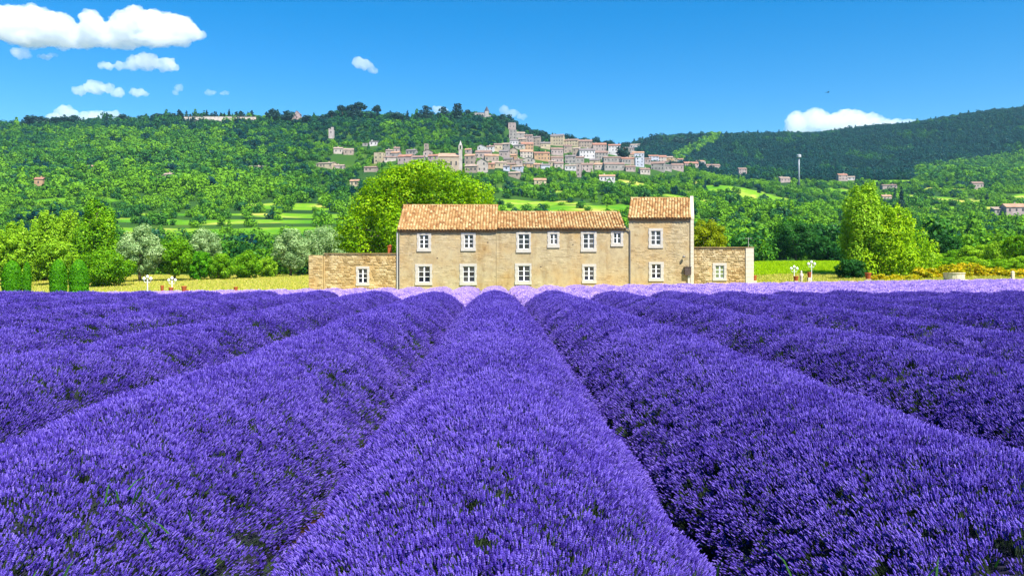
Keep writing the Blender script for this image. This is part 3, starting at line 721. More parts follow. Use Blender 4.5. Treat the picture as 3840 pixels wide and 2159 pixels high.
def tile_mesh(seed, tint, L=0.46, r=0.105):
    rr = random.Random(seed); V = []; n = 6
    for (y, q) in ((0, 1.0), (L, 0.80)):
        for k in range(n+1):
            a = PI*k/n; V.append((r*q*math.cos(a), y, r*q*0.92*math.sin(a)+(0.012 if y == 0 else 0)))
    for (y, q) in ((0, 1.0), (L, 0.80)):
        for k in range(n+1):
            a = PI*k/n; V.append(((r*q-.016)*math.cos(a), y, (r*q-.016)*0.92*math.sin(a)+(0.012 if y == 0 else 0)))
    Fc = []
    m = n+1
    for k in range(n):
        Fc.append((k, k+1, m+k+1, m+k)); Fc.append((k+1, k, 2*m+k, 2*m+k+1))
    mb = MB(); mb.add(V, Fc, tint); return mb
TILES = [tile_mesh(i, 0.04+0.92*i/11) for i in range(12)]
TM = None
def tiled_roof(house, x0, x1, ze, zr, depth, y_e, hloc, indiv, seed, skew=0.0):
    """roof deck, rows of canal tiles on it, a ridge of tiles; slope faces the viewer, with the far slope behind"""
    global TM
    if TM is None: TM = [t.mesh('tile', M['tile']) for t in TILES]
    r = random.Random(seed)
    rt = empty('roof', (0, 0, 0)); rt.parent = house; rt.location = (x0-hloc[0], y_e-hloc[1], ze-hloc[2])
    wd = x1-x0; rise = zr-ze; L = math.hypot(depth, rise); ang = math.atan2(rise, depth)
    mb = MB(); th = 0.07; SK = skew*depth
    mb.add([(0, 0, -th), (wd, 0, -th), (wd, 0, 0), (0, 0, 0), (SK, depth, rise-th), (wd+SK, depth, rise-th), (wd+SK, depth, rise), (SK, depth, rise), (2*SK, 2*depth, 0), (wd+2*SK, 2*depth, 0), (2*SK, 2*depth, -th), (wd+2*SK, 2*depth, -th)],
           [(0, 1, 2, 3), (3, 2, 6, 7), (7, 6, 9, 8), (0, 3, 7, 4), (1, 5, 6, 2), (4, 7, 8, 10), (5, 11, 9, 6), (8, 9, 11, 10), (0, 4, 5, 1), (4, 10, 11, 5)], 0.5)
    mb.build('roof_deck', M['tile'], rt)
    nc = max(3, round(wd/0.235)); step = 0.335; nr = int(L/step); rest = MB(); R = Matrix.Rotation(ang, 3, 'X'); cnt = 0
    for j in range(nr+1):
        for i in range(nc):
            v = r.choice([0, 2, 3, 4, 5, 5, 6, 6, 7, 7, 8, 8, 9, 9, 10, 11]); s = j*step-0.07+r.uniform(-.015, .015)
            if s+0.44 > L+0.12: continue
            p = (0.117+i*(wd-0.234)/(nc-1)+r.uniform(-.008, .008)+skew*s*math.cos(ang), s*math.cos(ang), s*math.sin(ang)+0.012)
            yaw = r.uniform(-.03, .03)-math.atan(skew)
            if cnt < indiv:
                o = link('tile', TM[v], rt, p); o.rotation_euler = (ang+0.035, 0, yaw); cnt += 1
            else:
                Rm = (Euler((ang+0.035, 0, yaw)).to_matrix())
                rest.add([Rm @ Vector(q)+Vector(p) for q in TILES[v].v], TILES[v].f, TILES[v].t[0])
    o = rest.build('tiles', M['tile'], rt); o['kind'] = 'stuff'
    rd = MB()
    for i in range(int(wd/0.4)):
        t_ = TILES[r.choice([3, 5, 6, 7, 9, 10])]
        rd.add([(i*0.4+q[1]*1.05+SK, depth+q[0]*1.1, rise+q[2]*1.1+0.02) for q in t_.v], t_.f, t_.t[0])
    rd.build('ridge_tiles', M['tile'], rt)
    # corbelled double row of tile ends under the eave
    ge = MB()
    for row in range(2):
        for i in range(int(wd/0.19)):
            xx = 0.1+i*0.19+row*0.095; n = 5; V = []
            for y in (0.10+row*-0.0, 0.34):
                for k in range(n+1): V.append((xx+0.085*math.cos(PI*k/n), y-(0.05*(1-row)), -0.16+row*0.07-0.02+0.07*math.sin(PI*k/n)))
            ge.add(V, [(k, k+1, n+2+k, n+1+k) for k in range(n)]+[tuple(range(n+1))], r.uniform(.2, .8))
    ge.build('eave_tiles', M['tile'], rt)
    return rt

WINS = [  # surround, glass, rows of panes
 ((1564,1617,874,943),(1575,1605,883,930),3), ((1729,1784,872,941),(1743,1773,882,928),3), ((1936,1991,870,947),(1946,1983,880,932),3),
 ((2053,2098,867,929),(2065,2088,879,914),2), ((2178,2237,867,944),(2189,2226,878,930),3), ((2291,2337,864,924),(2303,2326,875,911),2),
 ((2432,2486,856,930),(2443,2475,867,916),3), ((1557,1621,990,1069),(1571,1611,1000,1056),3), ((1724,1788,989,1069),(1738,1778,1000,1055),3),
 ((1931,1993,987,1067),(1945,1985,998,1052),3), ((2183,2236,990,1062),(2192,2225,1001,1049),3), ((2433,2489,982,1054),(2445,2476,992,1041),3)]
def farmhouse():
    hl = (hx(2040), D0, -1.0)
    h = empty('farmhouse', hl); tag(h, 'long honey stone farmhouse with tiled roofs and a taller tower end beyond the lavender', 'house')
    holes = []; ops = []
    for s, g, rws in WINS:
        a, b = window(h, s, g, rws, hl[0], hl[2], 0.0); holes.append(a); ops.append(b)
    x0, x1, x2, x3 = hx(1494), hx(1862), hx(2358), hx(2590)
    mb = MB()
    ze1, ze2, ze3 = hz(866), hz(861), hz(822)
    for (a, b, zt) in ((x0, x1, ze1), (x1, x2, ze2), (x2, x3, ze3)):
        oo = [o for o in ops if a < (o[0]+o[1])/2 < b]
        wall_with_openings(mb, a, b, -1.0, zt, 0.0, 0.20, oo, hl[0], hl[2])
    dp = 3.55
    SKT = .215
    def side(x, ze, zr, flip, k=0.0):      # gable wall
        V = [(x-hl[0], 0, 0), (x-hl[0]+2*dp*k, 2*dp, 0), (x-hl[0]+2*dp*k, 2*dp, ze-hl[2]), (x-hl[0]+dp*k, dp, zr-hl[2]), (x-hl[0], 0, ze-hl[2])]
        mb.add(V, [(0, 1, 2, 3, 4)[::-1] if flip else (0, 1, 2, 3, 4)])
    zr1 = CZ+(HY-772)/F*(D0+dp); zr2 = CZ+(HY-797)/F*(D0+dp); zr3 = CZ+(HY-745)/F*(D0+dp)
    e = 0.10
    side(x0, ze1, zr1-.08, True); side(x1-.004, ze1, zr1-.08, False); side(x2+.004, ze3, zr3-.08, True, SKT); side(x3, ze3, zr3-.08, False, SKT)
    mb.add([(x0-hl[0], 2*dp, 0), (x3-hl[0], 2*dp, 0), (x3-hl[0], 2*dp, ze2-hl[2]), (x0-hl[0], 2*dp, ze2-hl[2])], [(3, 2, 1, 0)])
    mb.build('wall', [M['plaster'], M['interior']], h)
    tiled_roof(h, x0-.10, x1+.05, ze1+.07, zr1, dp+.16, D0-.16, hl, 110, 1)
    tiled_roof(h, x1+.06, x2-.24, ze2+.07, zr2, dp+.16, D0-.16, hl, 110, 2)
    tiled_roof(h, x2-.12, x3+.02, ze3+.07, zr3, dp+.16, D0-.16, hl, 80, 3, SKT)
    # stones standing a little proud of the mortar
    def pf(x, z):
        v = 0.24+0.30*math.sin(x*0.9+1)*math.sin(z*1.7)+(0.40 if x > hx(2500) else 0)+(0.2 if z > 3.6 and x < hx(2350) else 0)
        return v
    lay_stones(h, x0+.03, x2-.05, -0.6, hz(872), -0.001, M['plaster'], holes, 0.13, 0.34, 170, 1, 5, 0.009, hl[0], hl[2], pf)
    lay_stones(h, x2+.12, x3-.22, -0.6, hz(832), -0.001, M['plaster'], holes, 0.14, 0.34, 90, 1, 6, 0.016, hl[0], hl[2], pf)
    # corner blocks of pale stone on the outer edge of the tower
    r = random.Random(3); z = -0.6; k = 0
    while z < hz(822)-.05:
        hh = r.uniform(.24, .34); wd = 0.26
        q = MB(); q.box(-wd/2, wd/2, -.10, .32, 0, hh-.012, r.random()); o = q.build('corner_stone', M['limestone'], h, (x3-hl[0]+.10, 0, z-hl[2])); z += hh; k += 1
    # verge cap rising with the gable
    q = MB(); V = [(-.13, -.12, ze3), (.13, -.12, ze3), (.13+SKT*dp, dp, zr3+.10), (-.13+SKT*dp, dp, zr3+.10)]
    q.add([(x, y, z) for x, y, z in V]+[(x, y, z+.12) for x, y, z in V], [(0, 3, 2, 1), (4, 5, 6, 7), (0, 1, 5, 4), (1, 2, 6, 5), (2, 3, 7, 6), (3, 0, 4, 7)])
    q.build('verge', M['limestone'], h, (x3-hl[0]+.12, 0, -hl[2]))
    # rain pipes
    q = MB(); px_ = hx(2362)-hl[0]; q.tube([(px_, -.08, -.2), (px_, -.08, hz(868)-hl[2]), (px_-.16, -.12, hz(858)-hl[2])], .05, 8); q.tube([(hx(2310)-hl[0], -.13, hz(858)-hl[2]), (px_-.16, -.12, hz(858)-hl[2])], .045, 8)
    q.build('drainpipe', M['lead'], h)
    q = MB(); px_ = x0-hl[0]-.09; q.tube([(px_, -.05, -.2), (px_, -.05, hz(868)-hl[2])], .055, 8); q.build('drainpipe', M['pale_pipe'], h)
    q = MB(); px_ = x0-hl[0]+.06; q.tube([(px_, -.06, -.2), (px_, -.06, hz(870)-hl[2])], .045, 8); q.build('drainpipe', M['lead'], h)
    q = MB(); q.tube([(hx(1862)-hl[0], -.02, -.2), (hx(1862)-hl[0], -.02, hz(870)-hl[2])], .022, 5); q.build('wall_joint', M['plaster'], h)
    # meter box and its conduit, wall lamp
    q = MB(); q.box(hx(2565)-hl[0], hx(2589)-hl[0], -.30, -.03, hz(1031)-hl[2], hz(1002)-hl[2]); q.box(hx(2563)-hl[0], hx(2591)-hl[0], -.33, -.03, hz(1002)-hl[2]+.003, hz(1000)-hl[2]); q.build('meter_box', M['brownbox'], h)
    q = MB(); q.box(hx(2578)-hl[0], hx(2586)-hl[0], -.16, -.04, -.2, hz(1031)-hl[2]-.004); q.build('conduit', M['sur'], h)
    q = MB(); q.tube([(hx(2562)-hl[0], 0, hz(962)-hl[2]), (hx(2562)-hl[0], -.22, hz(958)-hl[2])], .02, 6); q.lathe([(.03, .10), (.13, -.02), (.12, -.05), (.04, -.12)], 10, (hx(2562)-hl[0], -.24, hz(962)-hl[2])); q.build('wall_lamp', M['lead'], h)
    # small holes left by beams
    for ox, oy in ((2397, 944), (2148, 917), (1829, 909), (2028, 1000), (2090, 940), (1640, 968)):
        q = MB(); q.box(-.06, .06, -.006, -.003, -.04, .04); q.build('putlog_hole', M['brownbox'], h, (hx(ox)-hl[0], -.002, hz(oy)-hl[2]))
    return h
farmhouse()

def outbuilding_left():
    x0, xm, x1 = hx(1160), hx(1214), hx(1486); hl = ((x0+x1)/2, D0+.05, -1.0)
    h = empty('stone_outbuilding', hl); tag(h, 'low ochre rubble stone outbuilding with one window, joined to the gabled end of the farmhouse', 'outbuilding')
    a, b = window(h, (1335, 1385, 999, 1071), (1345, 1375, 1009, 1059), 3, hl[0], hl[2], 0.0)
    mb = MB(); zt = hz(952); wall_with_openings(mb, xm, x1, -1.0, zt, 0, .2, [b], hl[0], hl[2])
    mb.box(xm-hl[0], x1-hl[0], .6, 4.5, 0, zt-hl[2]-.003); mb.build('wall', [M['ochre'], M['interior']], h)
    q = MB(); q.box(x0-hl[0], xm-hl[0]-.03, -.25, 3.0, 0, hz(957)-hl[2]); q.build('buttress', M['ochre'], h)
    lay_stones(h, xm+.10, x1-.02, -.6, zt-.02, -.001, M['ochre'], [a], .145, .30, 230, .93, 11, .045, hl[0], hl[2])
    lay_stones(h, x0+.02, xm-.06, -.6, hz(959), -.251, M['ochre'], [], .16, .36, 40, .7, 12, .03, hl[0], hl[2])
    q = MB(); q.box(xm-hl[0]-.02, x1-hl[0], -.10, 4.6, zt-hl[2], zt-hl[2]+.06, .2); q.build('coping', M['rubble'], h)
    q = MB(); q.box(-.15, .15, -.15, .15, 0, .55); q.box(-.19, .19, -.19, .19, .553, .63); q.lathe([(.09, .633), (.08, .72)], 8)
    q.build('chimney', M['terracotta'], h, (hx(1455)-hl[0], 1.0, zt-hl[2]+.06))
outbuilding_left()
def outbuilding_right():
    x0, x1 = hx(2602), hx(2796); xe = hx(2826); hl = ((x0+x1)/2, D0+.05, -1.0)
    h = empty('stone_outbuilding', hl); tag(h, 'small rubble stone outbuilding with a pale pier and antenna beside the tower', 'outbuilding')
    a, b = window(h, (2673, 2725, 986, 1052), (2685, 2714, 997, 1041), 3, hl[0], hl[2], 0.0, M['glass_pale'])
    mb = MB(); zt = hz(929); wall_with_openings(mb, x0, x1, -1.0, zt, 0, .2, [b], hl[0], hl[2]); mb.box(x0-hl[0], xe-.02-hl[0], .6, 4.5, 0, zt-hl[2]-.003)
    mb.build('wall', [M['rubble'], M['interior']], h)
    lay_stones(h, x0+.03, x1-.02, -.5, zt-.03, -.001, M['rubble'], [a], .14, .29, 230, .93, 15, .045, hl[0], hl[2])
    q = MB(); q.box(x0-hl[0], xe-hl[0]+.03, -.12, 4.6, zt-hl[2], zt-hl[2]+.06, .2); q.build('coping', M['rubble'], h)
    z = -.5; r = random.Random(8)
    while z < zt-.05:
        hh = min(r.uniform(.26, .38), zt-z); q = MB(); q.box(x1-hl[0]+.004, xe-hl[0], -.10, .5, z-hl[2], z-hl[2]+hh-.012); q.build('pier_block', M['limestone'], h); z += hh
    q = MB(); ax = hx(2813)-hl[0]; q.tube([(ax, .4, zt-hl[2]), (ax, .4, hz(890)-hl[2])], .018, 6); q.tube([(ax-.3, .4, hz(893)-hl[2]), (ax+.3, .4, hz(893)-hl[2])], .01, 4)
    for k in range(4): q.tube([(ax-.25+k*.16, .25, hz(893)-hl[2]), (ax-.25+k*.16, .55, hz(893)-hl[2])], .008, 4)
    q.build('antenna', M['pale_pipe'], h)
outbuilding_right()

# ------------------------------------------------------------------ lamp posts, pots, well, low wall, post, statue
def lamp_post(ox, oytop, Y, label):
    b = W(ox, 1100, Y); zg = float(height(b.x, Y)); H = W(0, oytop, Y).z-zg; t = empty('lamp_post', (b.x, Y, zg)); tag(t, label, 'lamp post', 'white globe lamp posts')
    q = MB(); q.lathe([(.13, -.1), (.12, .12), (.06, .2), (.045, .5), (.04, H-.5), (.06, H-.45), (.03, H-.4)], 10); q.build('post', M['white_paint'], t, smooth=True)
    q = MB()
    for sgn in (-1, 1): q.tube([(0, 0, H-.55), (sgn*.16, 0, H-.62), (sgn*.27, 0, H-.50), (sgn*.27, 0, H-.44)], .018, 6)
    q.tube([(0, 0, H-.42), (0, 0, H-.24)], .02, 6); q.build('bracket', M['white_paint'], t)
    prof = [(.04, 0), (.09, .04), (.115, .11), (.095, .19), (.05, .23), (.015, .27)]
    for x, z in ((-.27, H-.44), (.27, H-.44), (0, H-.28)):
        q = MB(); q.lathe(prof, 12); q.build('globe', M['globe'], t, (x, 0, z), True)
lamp_post(553, 1030, 63, 'white three globe lamp post in the meadow, closest to the clipped columns')
lamp_post(645, 1036, 66, 'white lamp post with globes standing behind the terracotta pots')
lamp_post(2978, 994, 72, 'shorter white lamp post in the grass beside the small outbuilding')
lamp_post(3043, 976, 70, 'white globe lamp post rising from a pedestal by the vineyard strip')

def pot(ox, oytop, wpx, Y, label, plant=None, mat='terracotta', hk=1.25):
    b = W(ox, 1100, Y); zg = float(height(b.x, Y)); r_ = wpx/F*Y/2; top = W(0, oytop, Y).z-zg; hh = r_*2*hk; base = max(0, top-hh)
    t = empty('flower_pot', (b.x, Y, zg)); tag(t, label, 'pot', 'pots along the edge of the field')
    q = MB(); 
    if base > 0.05: q.box(-r_*.8, r_*.8, -r_*.8, r_*.8, -.1, base-.003); q.build('plinth', M['limestone'], t); q = MB()
    q.lathe([(r_*.66, base), (r_*.92, base+hh*.78), (r_, base+hh*.8), (r_, base+hh*.97), (r_*.85, base+hh), (r_*.8, base+hh*.9)], 14); q.build('pot_body', M[mat], t, smooth=False)
    q = MB(); q.lathe([(r_*.8, base+hh*.86), (.01, base+hh*.88)], 12); q.build('soil', M['soil'], t)
pot(608, 1070, 13, 62, 'tall terracotta jar on the field edge below the second lamp post', hk=2.0)
pot(641, 1077, 18, 62, 'wide terracotta pot between the tall jar and the big pot')
pot(690, 1072, 20, 62, 'biggest terracotta pot in the line along the field edge')
pot(702, 1086, 11, 61.6, 'little terracotta pot pressed against the biggest pot')
pot(740, 1087, 12, 62, 'small orange pot just after the biggest pot in the line')
pot(778, 1089, 11, 62, 'small terracotta pot, first of the low trio in the line'); pot(800, 1090, 11, 62.2, 'small terracotta pot, middle of the low trio in the line'); pot(822, 1090, 11, 62, 'small terracotta pot, last of the low trio in the line')
pot(884, 1075, 16, 62, 'terracotta pot standing alone near the stone outbuilding')
pot(3255, 1022, 24, 70, 'pale clay pot on the low wall at the foot of the tall poplar', hk=1.0)
pot(3035, 1020, 16, 69, 'dark terracotta pot on a pedestal under the lamp post')
pot(2830, 1032, 16, 65, 'orange clay pot tucked against the pale pier of the outbuilding')
pot(2985, 1035, 20, 68, 'round orange pot among dry grass near the pedestal', hk=0.9)
# statue
def statue():
    b = W(3005, 1060, 68); zg = float(height(b.x, 68)); top = W(0, 1014, 68).z-zg; t = empty('statue', (b.x, 68, zg)); tag(t, 'small pale stone garden figure standing between two pots by the vineyard strip', 'statue')
    q = MB(); q.box(-.16, .16, -.16, .16, -.1, .25); q.build('plinth', M['limestone'], t)
    q = MB(); h = top-.25; q.lathe([(.13, .253), (.11, .25+h*.3), (.14, .25+h*.55), (.17, .25+h*.72), (.06, .25+h*.8), (.085, .25+h*.9), (.03, .25+h)], 10); q.build('figure', M['limestone'], t, smooth=True)
statue()
def well():
    b = W(3578, 1060, 66); zg = float(height(b.x, 66)); top = W(0, 1022, 66).z-zg; r_ = .78; t = empty('stone_well', (b.x, 66, zg)); tag(t, 'round pale stone well with a flat slab top in front of the broom', 'well')
    n = 14
    for lay in range(3):
        for k in range(n):
            a0 = 2*PI*(k+.5*(lay % 2))/n; a1 = a0+2*PI/n-.03; z0 = -.2+(top-.08+.2)*lay/3; z1 = z0+(top-.08+.2)/3-.015
            V = [(r*math.cos(a), r*math.sin(a), z) for z in (z0, z1) for (r, a) in ((r_*.72, a0), (r_, a0), (r_, a1), (r_*.72, a1))]
            q = MB(); q.add(V, [(0, 3, 2, 1), (4, 5, 6, 7), (0, 1, 5, 4), (1, 2, 6, 5), (2, 3, 7, 6), (3, 0, 4, 7)]); q.build('block', M['limestone'], t)
    q = MB(); q.lathe([(r_*1.06, top-.08), (r_*1.06, top)], 20); q.build('slab', M['limestone'], t)
well()
def low_wall():
    t = empty('low_wall', (24, 66, 0)); tag(t, 'long low dry stone wall between the pale lavender and the grass', 'wall')
    r = random.Random(4); x = hx(2840)*66/64; n = 0; ms = [m.mesh('stone', M['rubble']) for m in SV]; rest = MB()
    while x < 46:
        wd = r.uniform(.35, .8); zg = float(height(x, 66)); hh = r.uniform(.26, .34)
        for lay in range(2):
            o = link('stone', ms[r.randrange(len(SV))], t, (x+wd/2-24+lay*.2, -.05, zg+.14+lay*.24)); o.scale = (wd*.97, .3, .235)
        x += wd
    V = []; Fc = []
    xs = np.linspace(hx(2840)*66/64, 46, 24)
    q = MB()
    for a, b in zip(xs[:-1], xs[1:]):
        za, zb = float(height(a, 66)), float(height(b, 66))
        q.add([(a-24, 0, za-.3), (b-24, 0, zb-.3), (b-24, 0, zb+.5), (a-24, 0, za+.5), (a-24, .5, za-.3), (b-24, .5, zb-.3), (b-24, .5, zb+.48), (a-24, .5, za+.48)], [(0, 1, 2, 3), (3, 2, 6, 7), (4, 7, 6, 5)], .4)
    q.build('wall_core', M['rubble'], t)
low_wall()
b_ = W(3798, 1050, 66); q = MB(); q.box(-.10, .10, -.10, .10, -.3, .8+W(0, 1020, 66).z-float(height(b_.x, 66))-.8); q.add([(-.12, -.12, W(0, 1020, 66).z-float(height(b_.x, 66))+.003), (.12, -.12, W(0, 1020, 66).z-float(height(b_.x, 66))+.003), (.12, .12, W(0, 1020, 66).z-float(height(b_.x, 66))+.003), (-.12, .12, W(0, 1020, 66).z-float(height(b_.x, 66))+.003), (0, 0, W(0, 1015, 66).z-float(height(b_.x, 66)))], [(3, 2, 1, 0), (0, 1, 4), (1, 2, 4), (2, 3, 4), (3, 0, 4)])
o = q.build('boundary_post', M['limestone'], None, (b_.x, 66, float(height(b_.x, 66)))); tag(o, 'short pale stone post among the yellow broom', 'post')

# ------------------------------------------------------------------ meadow grass and vineyard strip (stuff)
def blade_tuft(seed, n, h, sp, mat):
    r = np.random.default_rng(seed); V = []; Q = []; t = []
    for i in range(n):
        a = r.uniform(0, 6.28); q = sp*math.sqrt(r.uniform()); x, y = q*math.cos(a), q*math.sin(a); hh = h*r.uniform(.5, 1.1); lx, ly = r.normal(0, .25*h, 2); wv = h*.07; b = r.uniform(0, 3.1)
        dx, dy = wv*math.cos(b), wv*math.sin(b); k = len(V)
        V += [(x-dx, y-dy, 0), (x+dx, y+dy, 0), (x+lx+dx*.3, y+ly+dy*.3, hh), (x+lx-dx*.3, y+ly-dy*.3, hh)]; Q.append((k, k+1, k+2, k+3)); t += [float(np.clip(r.normal(.5, .25), 0, 1))]*4
    return mesh('grass_tuft', np.array(V), np.array(Q), mat, tint=t)
G_gr = scatter_group(proto_collection('meadow_tuft', [blade_tuft(i, 40, .42, .35, M['grass']) for i in range(4)]))
G_vn = scatter_group(proto_collection('vineyard_tuft', [blade_tuft(20+i, 46, .5, .5, M['grass_green']) for i in range(4)]))
def grass_patch(name, g, n, x0, x1, y0, y1, label, cat=None, s0=.7, s1=1.3, cond=None):
    X = rng.uniform(x0, x1, n); Y = rng.uniform(y0, y1, n)
    m_ = np.abs(X) < Y*0.72+4
    if cond is not None: m_ &= cond(X, Y)
    X, Y = X[m_], Y[m_]; n = len(X); s = rng.uniform(s0, s1, n)
    o = scatter(name, g, np.stack([X, Y, height(X, Y)], 1), np.stack([np.zeros(n), np.zeros(n), rng.uniform(0, 6.28, n)], 1), np.stack([s, s, s], 1), rng.integers(0, 4, n))
    tag(o, label); return o
grass_patch('meadow_grass', G_gr, 26000, -62, -10, 62, 118, 'dry yellow green meadow grass between the pots and the hedge', cond=lambda X, Y: ~((X > hx(1150)) & (Y < 70)))
grass_patch('dry_grass', G_gr, 9000, 20, 58, 67, 84, 'dry yellow grass behind the low wall')
grass_patch('vineyard', G_vn, 14000, 18, 62, 84, 122, 'vivid lime green vineyard strip beyond the dry grass', s0=.8, cond=lambda X, Y: X < .44*Y)
# a few weeds standing up from the lavender
def weeds():
    t = MB(); r = random.Random(2)
    def blade(x, y, z, h, wv, lean, a):
        dx, dy = wv*math.cos(a), wv*math.sin(a); lx, ly = lean
        t.add([(x-dx, y-dy, z), (x+dx, y+dy, z), (x+lx*.4+dx*.8, y+ly*.4+dy*.8, z+h*.6), (x+lx*.4-dx*.8, y+ly*.4-dy*.8, z+h*.6), (x+lx, y+ly, z+h)], [(0, 1, 2, 3), (3, 2, 4)], r.random())
    for (ox, oy, H, n, hh) in ((400, 1840, .74, 9, .16), (560, 1950, .74, 8, .15), (340, 2080, .74, 4, .12), (1760, 2010, .7, 6, .1), (1960, 2000, .7, 6, .1), (2760, 2110, .50, 1, .24), (2940, 2125, .60, 1, .22), (3630, 2110, .78, 3, .14)):
        Y = (CZ-H)*F/(oy-HY)
        for i in range(n):
            p = W(ox, oy, Y); blade(p.x+r.uniform(-.12, .12), Y+r.uniform(-.15, .15), p.z-.05+r.uniform(-.02, .03), (hh*.42 if hh < .3 else hh)*r.uniform(.6, 1.1), .004, (r.uniform(-.07, .07), r.uniform(-.05, .05)), r.uniform(-.6, .6))
    o = t.build('weeds', M['weed']); tag(o, 'green grass blades and weeds poking through the lavender', kind='stuff')
weeds()

# ------------------------------------------------------------------ village and scattered houses
VW = {}
def vmat(kind, c):
    k = (kind, c)
    if k not in VW:
        VW[k] = simple('%s_%d' % (kind, len(VW)), tuple((x*0.72+0.28*(c[0]+c[1]+c[2])/3)*0.66*k_ for x, k_ in zip(c, (1.0, .97, 1.04))), 0.9, var=0.22, scale=0.35)  # colours greyed so that distance haze is painted into walls and roofs
    return VW[k]
WALLC = {'t': (0.50, 0.38, 0.25), 'p': (0.56, 0.42, 0.34), 'w': (0.78, 0.74, 0.68), 'o': (0.68, 0.38, 0.13), 'y': (0.66, 0.52, 0.26), 'g': (0.42, 0.38, 0.31), 'c': (0.66, 0.56, 0.42), 'b': (0.60, 0.66, 0.74)}
ROOFC = {'r': (0.50, 0.20, 0.09), 'b': (0.34, 0.20, 0.13), 'o': (0.58, 0.30, 0.13), 'g': (0.24, 0.20, 0.18), 's': (0.46, 0.33, 0.21)}
WNAME = {'t': 'tan stone', 'p': 'pinkish stone', 'w': 'white', 'o': 'orange', 'y': 'yellow', 'g': 'grey stone', 'c': 'cream', 'b': 'bluish white'}
RNAME = {'r': 'red', 'b': 'brown', 'o': 'orange', 'g': 'grey', 's': 'sandy'}
M['vwin'] = simple('far_window', (0.05, 0.05, 0.055), 0.4)
WINM = None
HOUSES = []
def vhouse(x0, x1, top, base, wc, rc, label, shape='gable', yaw=None, Y=None, group='houses of the hilltop village', name='village_house'):
    global WINM
    if WINM is None:
        q = MB(); q.box(-.5, .5, -.06, .05, -.5, .5); WINM = q.mesh('window', M['vwin'])
    r = random.Random(int(x0*7+top))
    mx = (x0+x1)/2; Y = Y or hit(mx, base+3); b = W(mx, base, Y); wd = (x1-x0)/F*Y*0.94; H = (base-top)/F*Y; dpt = max(5.0, min(11, wd*.75))
    if yaw is None: yaw = r.uniform(-.30, .12)
    t = empty(name, (b.x, Y, b.z), yaw); tag(t, label, 'house', group)
    HOUSES.append((b.x, Y, wd, dpt))
    rh = {'gable': min(.30*H, .26*dpt), 'end': min(.28*H, .3*wd), 'flat': .25, 'tower': .25, 'mono': min(.3*H, .3*dpt)}[shape]
    zt = H-rh; a = wd/2; q = MB(); e = .35
    q.box(-a, a, 0, dpt, -7, zt)
    if shape == 'gable':
        for s in (-1, 1): q.add([(s*a, 0, zt), (s*a, dpt, zt), (s*a, dpt/2, zt+rh)], [(0, 1, 2)])
    if shape == 'end':
        for y in (0, dpt): q.add([(-a, y, zt), (a, y, zt), (0, y, zt+rh)], [(0, 1, 2)])
    if shape == 'mono':
        for s in (-1, 1): q.add([(s*a, 0, zt), (s*a, dpt, zt), (s*a, dpt, zt+rh)], [(0, 1, 2)])
        q.add([(-a, dpt, zt), (a, dpt, zt), (a, dpt, zt+rh), (-a, dpt, zt+rh)], [(0, 1, 2, 3)])
    q.build('wall', vmat('far_wall', WALLC[wc]), t)
    q = MB(); k = .14
    def slab(P):
        q.add([tuple(p) for p in P]+[(p[0], p[1], p[2]+k) for p in P], [(0, 3, 2, 1), (4, 5, 6, 7), (0, 1, 5, 4), (1, 2, 6, 5), (2, 3, 7, 6), (3, 0, 4, 7)])
    if shape == 'gable':
        sl = rh/(dpt/2)
        slab([(-a-e, -e, zt-e*sl+.02), (a+e, -e, zt-e*sl+.02), (a+e, dpt/2, zt+rh+.02), (-a-e, dpt/2, zt+rh+.02)]); slab([(-a-e, dpt/2+.003, zt+rh+.02), (a+e, dpt/2+.003, zt+rh+.02), (a+e, dpt+e, zt-e*sl+.02), (-a-e, dpt+e, zt-e*sl+.02)])
    elif shape == 'end':
        sl = rh/a
        slab([(-a-e, -e, zt-e*sl+.02), (0, -e, zt+rh+.02), (0, dpt+e, zt+rh+.02), (-a-e, dpt+e, zt-e*sl+.02)]); slab([(.003, -e, zt+rh+.02), (a+e, -e, zt-e*sl+.02), (a+e, dpt+e, zt-e*sl+.02), (.003, dpt+e, zt+rh+.02)])
    elif shape == 'mono':
        sl = rh/dpt; slab([(-a-e, -e, zt-e*sl+.02), (a+e, -e, zt-e*sl+.02), (a+e, dpt+e, zt+rh+e*sl+.02), (-a-e, dpt+e, zt+rh+e*sl+.02)])
    else:
        slab([(-a-.1, -.1, zt+.003), (a+.1, -.1, zt+.003), (a+.1, dpt+.1, zt+.003), (-a-.1, dpt+.1, zt+.003)])
    q.build('roof', vmat('far_roof', ROOFC[rc]), t)
    if shape in ('gable', 'mono') and r.random() < .5:
        q = MB(); cx = r.uniform(-.6, .6)*a; q.box(cx-.4, cx+.4, dpt*.5, dpt*.5+.7, zt, zt+rh+1.0); q.build('chimney', vmat('far_wall', WALLC[wc]), t)
    nr = max(1, int(zt/2.9)); nc = max(1, int(wd/3.0)); 
    for j in range(nr):
        for i in range(nc):
            if r.random() < .15: continue
            o = link('window', WINM, t, (-a+wd*(i+.5)/nc+r.uniform(-.2, .2), 0, (j+.5)*zt/nr+.1)); o.scale = (r.uniform(.85, 1.15), 1, min(1.6, zt/nr*.5))
    for j in range(nr):
        o = link('window', WINM, t, (a, dpt*.5, (j+.5)*zt/nr+.1)); o.rotation_euler = (0, 0, PI/2); o.scale = (.9, 1, 1.3)
    return t

